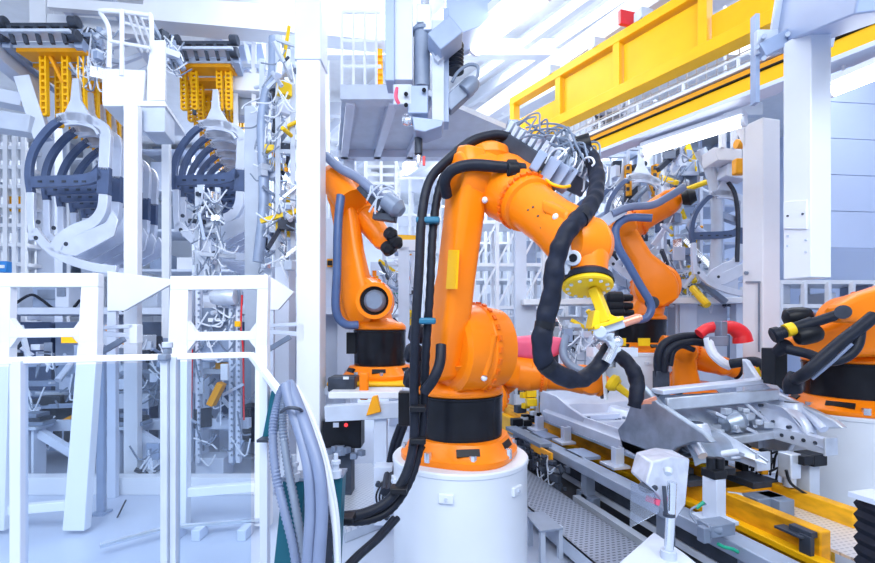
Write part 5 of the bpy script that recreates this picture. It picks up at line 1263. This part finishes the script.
big_hose('white hose running on top of the bundle', [(293, 384, 2.15), (304, 408, 2.1), (318, 445, 2.02), (327, 480, 1.96), (334, 520, 1.92), (337, 560, 1.9), (338, 620, 1.88)], 0.013, 'palehose')
big_hose('thin white hose at the right edge of the bundle', [(296, 386, 2.2), (310, 412, 2.14), (324, 450, 2.06), (333, 490, 2.0), (338, 530, 1.96), (339, 600, 1.92)], 0.010, 'palehose')
big_hose('black ribbed conduit at the right of the bundle', [(322, 470, 2.1), (327, 505, 2.05), (327, 545, 2.0), (324, 620, 1.95)], 0.032, 'dkgrey', 0.2, 16)
t = thing('cable_tie', at(290, 410, 2.0), 'dark ties holding the hose bundle together near its top', 'cable tie')
b = MB(); b.tube([at(281, 412, 2.05), at(288, 408, 1.98), at(299, 409, 1.98), at(304, 414, 2.05)], 0.008); b.build('tie_strap', 'dkgrey', t)
def teal(label, px, D, y0, y1, wpx, lean, bolt=True, ztop=None):
    c = at(px, y0, D); wd = wpx/FPX*D; t = thing('teal_housing', V((c.x, c.y, 0)), label, 'housing')
    b = MB(); bt = V((c.x, c.y, 0))+R_*lean
    b.loft([[c+R_*sx*wd/2+F_*sy*0.05 for sx, sy in ((-1, -1), (1, -1), (1, 1), (-1, 1))], [bt+R_*sx*wd/2+F_*sy*0.05 for sx, sy in ((-1, -1), (1, -1), (1, 1), (-1, 1))]]); b.build('housing_body', 'teal', t, 0.006)
    MB().box(c+U_*0.006, (wd*1.1, 0.115, 0.014), cf=True).build('rim', 'midgrey', t)
    if bolt:
        b = MB(); b.lathe(c-F_*0.05, c-F_*0.05+U_*0.12, [(0, 0.03), (0.3, 0.03), (0.32, 0.018), (0.55, 0.016), (0.57, 0.024), (0.72, 0.024), (0.74, 0.012), (1, 0.012)], 14); b.build('bolt_stud', 'ltgrey', t)
    return t
teal('teal housing with a pale stud left of the hose bundle foot', 297, 2.15, 477, 563, 22, -0.13)
teal('teal housing with a pale stud right of the hose bundle', 338, 2.35, 474, 512, 13, -0.06)
t = thing('teal_bracket', at(272, 420, 2.5), 'narrow teal bracket at the top left of the hose bundle', 'bracket')
b = MB(); b.prism([at(271, 391, 2.5), at(281, 391, 2.5), at(271, 436, 2.5), at(262, 438, 2.5)], F_*0.12); b.build('bracket_plate', 'teal', t, 0.004)
MB().box(at(267, 438, 2.5), (0.06, 0.14, 0.015), cf=True).build('bracket_foot', 'dkgrey', t)

# ================================================================ low area between column and foreground robot
t = thing('robot_bench', at(370, 380, 5.6), 'white bench frame carrying the back left robot', 'bench')
zb_ = r2_['O'].z
MB().box(r2_['O']-U_*0.03, (1.1, 1.0, 0.06), cf=True).build('yellow_base', 'yellow', t, 0.03)
MB().box(r2_['O']-U_*0.10, (1.15, 1.1, 0.08), cf=True).build('bench_top', 'white2', t, 0.006)
MB().box(at(368, 392, 5.0), (0.76, 0.5, 0.07), cf=True).build('front_tray', 'white', t, 0.006)
MB().bar(at(326, 413, 4.6), at(404, 409, 4.6), 0.12, 0.16).build('front_bar', 'ltgrey', t, 0.006)
for x, D in ((340, 6.0), (414, 6.0), (381, 4.65)):
    c = at(x, 0, D); MB().box(V((c.x, c.y, (zb_-0.16)/2)), (0.13, 0.13, zb_-0.16), cf=True).build('leg', 'white2', t, 0.006)
b = MB(); b.prism([at(366, 416, 4.5), at(372, 397, 4.5), at(377, 396, 4.5), at(381, 412, 4.5)], F_*0.08); b.build('orange_flap', 'amber', t, 0.006)
b = MB(); b.box(at(364, 386, 4.9), (0.10, 0.06, 0.3), cf=True); b.build('orange_lug', 'orange', t, 0.02)
t = thing('control_box', at(348, 445, 5.0), 'black control box with a red lamp under the bench', 'control box')
b = MB(); b.box(at(344, 432, 5.0), (0.42, 0.25, 0.30), cf=True); b.build('box_body', 'black', t, 0.01)
b = MB(); b.cyl(at(346, 425, 4.87), at(346, 425, 4.84), 0.02); b.build('red_lamp', 'redlamp', t)
b = MB(); b.box(at(336, 425, 4.87), (0.06, 0.01, 0.05), cf=True); b.build('blank_plate', 'palehose', t)
c = at(344, 0, 5.0); b = MB(); b.box(V((c.x, c.y, 0.32)), (0.2, 0.2, 0.62), cf=True); b.build('box_stand', 'dkgrey', t)
b = MB()
for i in range(9): b.box(at(328+RND.uniform(0, 36), 452+RND.uniform(-4, 4), 4.8), (0.07, 0.06, 0.06), RND.uniform(-1, 1))
o = b.build('terminal', 'midgrey', t, 0.004); o['kind'] = 'stuff'
t = thing('cable_tray_box', at(350, 375, 5.2), 'dark grey box on the bench beside the back left robot', 'box')
b = MB(); b.box(at(344, 383, 5.1), (0.30, 0.3, 0.16), cf=True); b.build('box_body', 'dkgrey', t, 0.015); b = MB(); b.box(at(346, 378, 4.94), (0.06, 0.01, 0.03), cf=True); b.build('blank_label', 'palehose', t)
t = thing('ramp_plate', atz(350, 490, 0.1), 'tread plate deck on the floor right of the tall column', 'deck')
P = [atz(333, 465, 0.12), atz(372, 463, 0.12), atz(392, 512, 0.12), atz(345, 530, 0.12)]
MB().prism(P, -U_*0.03).build('deck_plate', 'checker2', t)
MB().prism([p-U_*0.03 for p in P], -U_*0.085).build('deck_frame', 'ltgrey', t)
c = atz(384, 522, 0.12)
t = thing('junction_post', V((c.x, c.y, 0.12)), 'short pale junction post with plugs left of the foreground pedestal', 'post')
MB().box(c+U_*0.27, (0.17, 0.16, 0.54), cf=True).build('post_body', 'white2', t, 0.006)
b = MB()
for i in range(4): b.cyl(c+U_*(0.1+0.1*i)-F_*0.1+R_*0.04*(-1)**i, c+U_*(0.1+0.1*i)-F_*0.15+R_*0.04*(-1)**i, 0.022)
b.build('plug', 'dkgrey', t)
b = MB()
for i in range(4): b.tube([c+U_*0.42-F_*0.12+R_*0.03*i, c+U_*0.3-F_*0.18+R_*(0.03*i-0.05), c+U_*0.1-F_*0.12+R_*0.02*i], 0.009, 6)
b.build('plug_cable', 'rubber', t)
for k, (l, dx) in enumerate((('left', 0), ('right', 5))):
    cable('floor_cable', '%s of the two black cables running down behind the foreground pedestal to the floor' % l, [(400+dx, 425, 4.3), (393+dx, 445, 4.3), (388+dx, 470, 4.25), (384+dx, 492, 3.6)], 0.03)
for k, (l, dx) in enumerate((('upper', 0), ('lower', 4))):
    cable('floor_cable', '%s ribbed black cable crossing the floor at the foot of the foreground pedestal' % l, [(394+dx, 518, 2.75), (376+dx, 538, 2.62), (356+dx, 556, 2.5), (338+dx, 575, 2.4)], 0.018)

# ================================================================ hanging lift unit, top centre
D = 5.0
t = thing('lift_unit', at(415, 130, D), 'grey vertical lift unit hanging from the roof above the foreground robot', 'lift unit')
MB().obox(at(400, 20, D), R_*0.15, F_*0.14, U_*0.74).build('square_column', 'white2', t, 0.01)
MB().obox(at(391, 20, D-.05), R_*0.05, F_*0.14, U_*0.74).build('column_side', 'skybeam', t, 0.01)
MB().lathe(at(422, 88, D-.05), at(422, 30, D-.05), [(0, 0.09), (0.93, 0.09), (0.94, 0.11), (1, 0.11)], 24).build('cylinder', 'midgrey', t)
MB().cyl(at(425, 28, D), at(425, -60, D), 0.05).build('piston_rod', 'chrome', t)
b = MB(); b.box(at(424, 16, D-.1), (0.16, 0.1, 0.2), cf=True); b.box(at(428, 28, D-.1), (0.1, 0.1, 0.1), cf=True); b.build('rod_clamp', 'steelwhite', t, 0.01)
MB().obox(at(438, 75, D-.1), R_*0.065, F_*0.08, U_*0.55).build('guide_profile', 'ltgrey', t, 0.006)
MB().obox(at(446, 70, D), R_*0.03, F_*0.1, U_*0.62).build('back_profile', 'bluegrey', t, 0.006)
MB().bar(at(434, 50, D-.25), at(456, 32, D-.25), 0.28, 0.22).build('gear_box', 'bluegrey', t, 0.012)
MB().bar(at(436, 62, D-.2), at(458, 40, D-.2), 0.08, 0.06).build('brace', 'ltgrey', t)
b = MB(); b.lathe(at(455, 72, D), at(455, 45, D), [(0, 0.10)]+[(k/14, 0.10 if k % 2 else 0.085) for k in range(1, 14)]+[(1, 0.10)], 16); b.build('bellows', 'rubber', t)
b = MB(); b.bar(at(446, 108, D), at(470, 86, D), 0.14, 0.16); b.lathe(at(464, 92, D-.05), at(476, 80, D-.05), [(0, 0.09), (0.7, 0.09), (1, 0.06)], 14); b.build('drive_motor', 'midgrey', t, 0.01)
MB().tube([at(452, 82, D-.1), at(458, 72, D-.1), at(468, 65, D-.1), at(477, 66, D-.1), at(478, 74, D-.1), at(475, 80, D-.1)], 0.018, 8).build('motor_cable', 'midgrey', t)
b = MB(); b.box(at(403, 97, D-.15), (0.2, 0.12, 0.22), cf=True); b.build('valve_block', 'ltgrey', t, 0.01)
b = MB(); b.box(at(418, 102, D-.15), (0.22, 0.12, 0.3), cf=True); b.build('slide_plate', 'bluegrey', t, 0.01)
b = MB()
for px, py in ((406, 94), (406, 105), (424, 90)): b.cyl(at(px, py, D-.22), at(px, py, D-.26), 0.022)
b.build('screw', 'black', t)
b = MB(); b.tube([at(397, 88, D-.2), at(396, 97, D-.22), at(399, 104, D-.2)], 0.02); b.build('red_connector', 'pink', t)
b = MB(); b.cyl(at(405, 120, D-.1), at(414, 120, D-.15), 0.06); b.ball(at(408, 121, D-.15), 0.055); b.build('bright_joint', 'chrome', t)
b = MB(); b.prism([at(412, 116, D-.2), at(443, 120, D-.2), at(442, 126, D-.2), at(425, 132, D-.2), at(414, 130, D-.2)], F_*0.3); b.build('foot_block', 'bluegrey', t, 0.01)
b = MB(); b.lathe(at(418.5, 138, D), at(418.5, 155, D), [(0, 0.045), (0.95, 0.045), (1, 0.03)], 16); b.cyl(at(418.5, 130, D), at(418.5, 138, D), 0.03); b.build('tool_pin', 'dkgrey', t)
b = MB(); b.lathe(at(418.5, 155, D), at(418.5, 167, D), [(0, 0.022), (0.5, 0.03), (1, 0.015)], 12); b.build('pin_tip', 'chrome', t)
b = MB(); b.box(at(424, 161, D), (0.03, 0.03, 0.1), cf=True); b.build('red_marker', 'red', t)
t = thing('roof_duct', at(476, 12, 5.4), 'pale blue roof duct end beside the lift unit and the ceiling batten', 'duct')
MB().prism([at(446, -30, 5.4), at(520, -30, 5.4), at(502, 6, 5.4), at(480, 26, 5.4), at(462, 33, 5.4), at(446, 16, 5.4)], F_*0.5).build('duct_box', 'skybeam', t, 0.01)
# elevated platform
t = thing('elevated_platform', at(430, 150, 7.2), 'grey elevated platform with a white hand rail above the back left robot', 'platform')
zp = at(0, 152, 8.2).z
a, b_, c_, d__ = at(338, 152, 8.2), at(532, 152, 8.2), at(505, 152, 6.2), at(342, 152, 6.2)
for p in (a, b_, c_, d__): p.z = zp
pm, pn = at(522, 152, 7.5), at(428, 152, 6.2); pm.z = pn.z = zp
MB().prism([a, b_, pm, pn, d__], U_*0.08).build('deck', 'ltgrey', t)
MB().bar(a-U_*0.02, b_-U_*0.02, 0.2, 0.22).build('edge_beam', 'white2', t)
MB().bar(d__, pn, 0.2, 0.2).build('edge_beam', 'ltgrey', t)
for i in range(3): 
    p = a+(b_-a)*(i+0.2)/6; MB().bar(p-U_*0.06, p-U_*0.06+(d__-a), 0.12, 0.14).build('joist', 'white2', t)
for i in range(4):
    p = d__+(c_-d__)*i*0.07; MB().bar(p+U_*0.1, p+U_*1.15, 0.035).build('rail_post', 'white', t)
e1 = d__+(c_-d__)*0.24
for h in (0.4, 0.75, 1.15): MB().bar(d__+U_*h, e1+U_*h, 0.035).build('hand_rail', 'white', t)
for x in (350, 520): 
    p = at(x, 0, 8.3); MB().box(V((p.x, p.y, zp/2)), (0.2, 0.2, zp), cf=True).build('platform_post', 'white2', t)
t = thing('white_girder', at(355, 34, 7.8), 'white horizontal girder above the platform rail', 'girder')
MB().bar(at(322, 30, 7.8), at(400, 42, 7.8), 0.2, 0.28).build('girder_box', 'white', t, 0.01)
MB().bar(at(330, 0, 9), at(400, 8, 9), 0.5, 0.06).build('vent_panel', 'ltgrey', t)
t = thing('slotted_mast', at(379, 95, 7.0), 'narrow yellow slotted mast beside the white hand rail', 'mast')
MB().bar(at(379, 50, 7.3), at(380, 98, 7.3), 0.08, 0.1).build('mast', 'yellow', t)
b = MB()
for i in range(7): b.box(at(379, 55+6*i, 7.22), (0.11, 0.04, 0.035), cf=True)
b.build('mast_step', 'amber', t)

# ================================================================ hall background
def rack(label, px0, px1, py0, py1, D, dep, nx, nz, m='white2', fill=0.5, seed=1, name='storage_rack', cat='rack', diag=False):
    r = random.Random(seed); a, b_ = at(px0, 0, D), at(px1, 0, D); z1 = at(0, py0, D).z; z0 = max(0, at(0, py1, D).z)
    t = thing(name, V(((a.x+b_.x)/2, (a.y+b_.y)/2, z0)), label, cat)
    def P(u, f, z): p = a+(b_-a)*u+F_*f; return V((p.x, p.y, z0+(z1-z0)*z))
    w_ = 0.07
    for i in range(nx+1):
        for f in (0, dep): MB().bar(P(i/nx, f, 0), P(i/nx, f, 1), w_).build('upright', m, t)
    for j in range(nz+1):
        bb = MB(); bb.bar(P(0, dep/2, j/nz), P(1, dep/2, j/nz), dep, w_, U_); bb.build('shelf_board', m, t)
    if diag:
        for i in range(nx):
            for j in range(nz):
                MB().bar(P(i/nx, 0, j/nz), P((i+1)/nx, 0, (j+1)/nz), w_*0.6).build('diagonal', m, t)
    cw = (b_-a).length/nx
    for i in range(nx):
        for j in range(nz):
            if r.random() > fill: continue
            h = (z1-z0)/nz*r.uniform(0.3, 0.8); ww = cw*r.uniform(0.4, 0.8)
            c = P((i+0.5)/nx, dep*0.5, j/nz)+U_*(h/2+0.05)
            MB().box(c, (ww, dep*0.6, h), cf=True).build('crate', r.choice(['ltgrey', 'bluegrey', 'white', 'white2', 'steelwhite', 'bluegrey', 'midgrey', 'ltgrey']), t, 0.01)
    return t
rack('tall white lattice frame behind the foreground robot forearm', 474, 566, 222, 350, 9.5, 0.8, 4, 3, 'white', 0.35, 5, 'lattice_frame', 'frame', True)
rack('far white rack seen above the back left robot', 395, 440, 178, 410, 12, 1.2, 3, 6, 'white', 0.5, 6)
rack('white slatted rack under the elevated platform', 366, 396, 158, 200, 11, 0.8, 2, 5, 'white', 0.6, 16)
rack('wide distant rack along the back wall at the left', -60, 120, 120, 400, 13.5, 1.5, 7, 7, 'white', 0.6, 7)
rack('distant white rack behind the second hanging row', 140, 300, 110, 400, 13.8, 1.5, 6, 7, 'white2', 0.6, 8)
rack('distant rack in the middle of the back wall', 440, 600, 170, 400, 14.2, 1.5, 7, 6, 'white', 0.7, 9)
rack('distant rack at the right of the back wall', 610, 745, 130, 400, 13.0, 1.5, 6, 7, 'white2', 0.7, 10)
rack('white mesh cage at the far left edge', -30, 24, 128, 400, 8.8, 0.6, 6, 14, 'white', 0.1, 11, 'mesh_cage', 'cage')
rack('white equipment frame behind the right edge robot', 780, 900, 282, 330, 8.2, 1.0, 5, 2, 'white', 0.6, 12, 'equipment_frame', 'frame')
rack('low white machine frame behind the small orange robot', 596, 742, 304, 420, 8.6, 0.9, 5, 2, 'white2', 0.8, 13, 'machine_frame', 'frame')
t = thing('right_shelf', at(670, 302, 8.3), 'long white shelf behind the small orange robot', 'shelf')
MB().bar(at(520, 303, 8.3), at(745, 301, 8.3), 0.7, 0.10, U_).build('shelf_board', 'white', t, 0.006)
for x in (530, 604, 682, 738):
    c = at(x, 304, 8.3); MB().box(V((c.x, c.y, c.z/2)), (0.18, 0.18, c.z), cf=True).build('leg', 'white2', t)
MB().prism([at(702, 278, 8.0), at(738, 278, 8.0), at(738, 301, 8.0), at(726, 301, 8.0)], F_*0.05).build('gusset_sheet', 'white2', t)
MB().bar(at(699, 282, 7.9), at(725, 302, 7.9), 0.12, 0.08).build('dark_strut', 'midgrey', t)
t = thing('pallet_box', at(545, 310, 8.6), 'pale grey box front under the lattice frame', 'box')
c = at(538, 322, 8.8); MB().box(V((c.x, c.y, c.z/2)), (1.6, 0.5, c.z+0.2), cf=True).build('box_body', 'ltgrey', t, 0.01); MB().box(c+U_*0.0-F_*0.26, (0.7, 0.02, 0.22), cf=True).build('label_plate', 'white', t)
# car side frames and grippers at right
p3 = side_panel('car_side_panel', 'x', 'car side panel', 'car side panels in the right hanging row', 606, 215, 9.2, 0.72, True)
track('overhead track above the hanging panels behind the black sleeved hose', 596, 664, 138, 9.1, 2.2)
row(p3, 4, 0.5, ['%s car side panel of the row behind the black sleeved hose' % o for o in ORD])
p4 = side_panel('car_side_panel', 'blue grey car side frame just left of the white square column at right', 'car side panel', 'car side panels at the right gripper', 692, 228, 7.5, 0.66, True)
for x0, x1, l in ((628, 636, 'amber slotted bar between the right hanging panels, left one'), (655, 660, 'amber slotted bar between the right hanging panels, right one')):
    c = at(x0, 168, 9.6); t = thing('slotted_bar', c, l, 'bar'); MB().bar(at(x0, 165, 9.6), at(x0, 196, 9.6), 0.14, 0.08).build('bar_body', 'amber', t)
    b = MB()
    for i in range(4): b.box(at(x0, 168+7*i, 9.5), (0.06, 0.03, 0.07), cf=True)
    b.build('holes', 'dkgrey', t)
    MB().bar(at(x0, 100, 9.6), at(x0, 165, 9.6), 0.05).build('hanger_rod', 'ltgrey', t)
gripper_frame('large white gripper held up behind the back right robot hand', 664, 700, 150, 296, 8.4, 41, 90, 0.14, 0.4, 'white2', smin=0.05, smax=0.2)
gripper_frame('grey gripper with cylinders left of the back right robot hand', 612, 662, 168, 290, 9.8, 42, 60, 0.04, 0.4, 'ltgrey', smin=0.06, smax=0.22)
gripper_frame('low clamping table with an amber end behind the back right robot elbow', 672, 735, 262, 300, 8.7, 43, 40, 0.10, 0.4, 'ltgrey', smin=0.05, smax=0.18)
MB().bar(p4.location+U_*0.95-R_*(-0.55), V((p4.location.x, p4.location.y, 7.6))-R_*(-0.55), 0.03).build('hanger_rod', 'ltgrey', p4)
MB_ = MB(); t = thing('curved_frame_arm', at(718, 260, 7.6), 'large curved grey arm left of the white square column at right', 'frame arm')
MB_.tube([at(700, 150, 7.6), at(711, 172, 7.6), at(716, 200, 7.6), at(717, 235, 7.6), at(714, 285, 7.6)], 0.09, 10); MB_.build('arm_tube', 'ltgrey', t, ang=60)
MB().tube([at(728, 182, 7.5), at(735, 195, 7.5), at(738, 220, 7.5), at(737, 262, 7.5)], 0.035, 8).build('seal_strip', 'dkgrey', t, ang=60)
MB().bar(at(716, 214, 7.6), at(738, 222, 7.6), 0.12, 0.1).build('cross_bar', 'bluegrey', t)
t = thing('white_carriage', at(725, 150, 7.0), 'white boxy carriage with an amber block under the batten lamp', 'carriage')
MB().prism([at(714, 147, 7.2), at(742, 149, 7.2), at(742, 160, 7.2), at(718, 160, 7.2)], F_*0.4).build('carriage_box', 'white', t, 0.01)
MB().bar(at(722, 172, 7.4), at(743, 176, 7.4), 0.25, 0.2).build('arm', 'white2', t, 0.01)
b = MB(); b.box(at(739, 167, 6.9), (0.16, 0.12, 0.24), cf=True); b.build('amber_block', 'amber', t, 0.02)
b = MB(); b.cyl(at(736, 144, 6.9), at(743, 144, 6.9), 0.07); b.build('amber_knob', 'amber', t)
for x in (722, 734): MB().bar(at(x, 120, 7.2), at(x, 148, 7.2), 0.07).build('hanger', 'white', t)
# middle ground between the back left robot and the foreground robot
t = thing('poster_board', at(395, 310, 9.5), 'pale board with small coloured patches behind the back left robot', 'board')
MB().obox(at(392, 282, 9.5), R_*0.45, F_*0.03, U_*0.42).build('board_panel', 'white2', t)
r = random.Random(5)
for i in range(14):
    b = MB(); b.obox(at(r.uniform(374, 410), r.uniform(266, 300), 9.44), R_*r.uniform(.03, .07), F_*0.01, U_*r.uniform(.02, .06)); b.build('patch', r.choice(['green', 'lemon', 'amber', 'bluegrey', 'white', 'midgrey', 'orange', 'bluehose']), t)
for x in (374, 410): MB().bar(at(x, 300, 9.5), V((at(x, 0, 9.5).x, at(x, 0, 9.5).y, 0)), 0.06).build('board_leg', 'white2', t)
t = thing('yellow_rail', at(402, 239, 8.5), 'short yellow rail on a white stand behind the back left robot hand', 'rail')
MB().bar(at(392, 238, 8.5), at(416, 239, 8.5), 0.1, 0.12).build('rail_bar', 'yellow', t); MB().box(at(404, 246, 8.5), (0.5, 0.2, 0.2), cf=True).build('stand_head', 'white', t)
c = at(404, 0, 8.5); MB().box(V((c.x, c.y, at(0, 248, 8.5).z/2)), (0.2, 0.2, at(0, 248, 8.5).z), cf=True).build('stand', 'white2', t)
gripper_frame('pale gripper on a stand between the back left robot and the foreground robot', 384, 412, 252, 330, 9.0, 51, 34, 0.2, 0.3, 'white2')
gripper_frame('dark jointed machine between the foreground pedestal and the lattice frame', 548, 600, 318, 352, 7.4, 52, 34, 0.12, 0.4, 'ltgrey', foot=True)
t = thing('cabinet_wall', at(340, 300, 7.9), 'white cabinet side behind the back left robot', 'cabinet')
c = at(338, 0, 7.9); MB().box(V((c.x, c.y, 1.9)), (0.6, 0.5, 3.8), cf=True).build('cabinet_body', 'white2', t, 0.01)
b = MB(); b.box(at(332, 263, 7.6), (0.16, 0.05, 0.14), cf=True); b.build('amber_switch', 'amber', t, 0.008); b = MB(); b.box(at(330, 263, 7.57), (0.08, 0.03, 0.08), cf=True); b.build('black_switch', 'black', t)
gripper_frame('grey valve clusters on the girder rail behind the yellow crane panels', 596, 628, 108, 126, 7.6, 61, 26, 0.02, 0.3, 'ltgrey', foot=False)
gripper_frame('valve and bracket cluster at the front corner of the balcony rail', 156, 174, 36, 66, 7.0, 62, 30, 0.0, 0.3, 'bluegrey', foot=False)
gripper_frame('valve and bracket cluster right of the left overhead track', 74, 100, 28, 76, 6.9, 63, 40, 0.0, 0.4, 'bluegrey', foot=False)
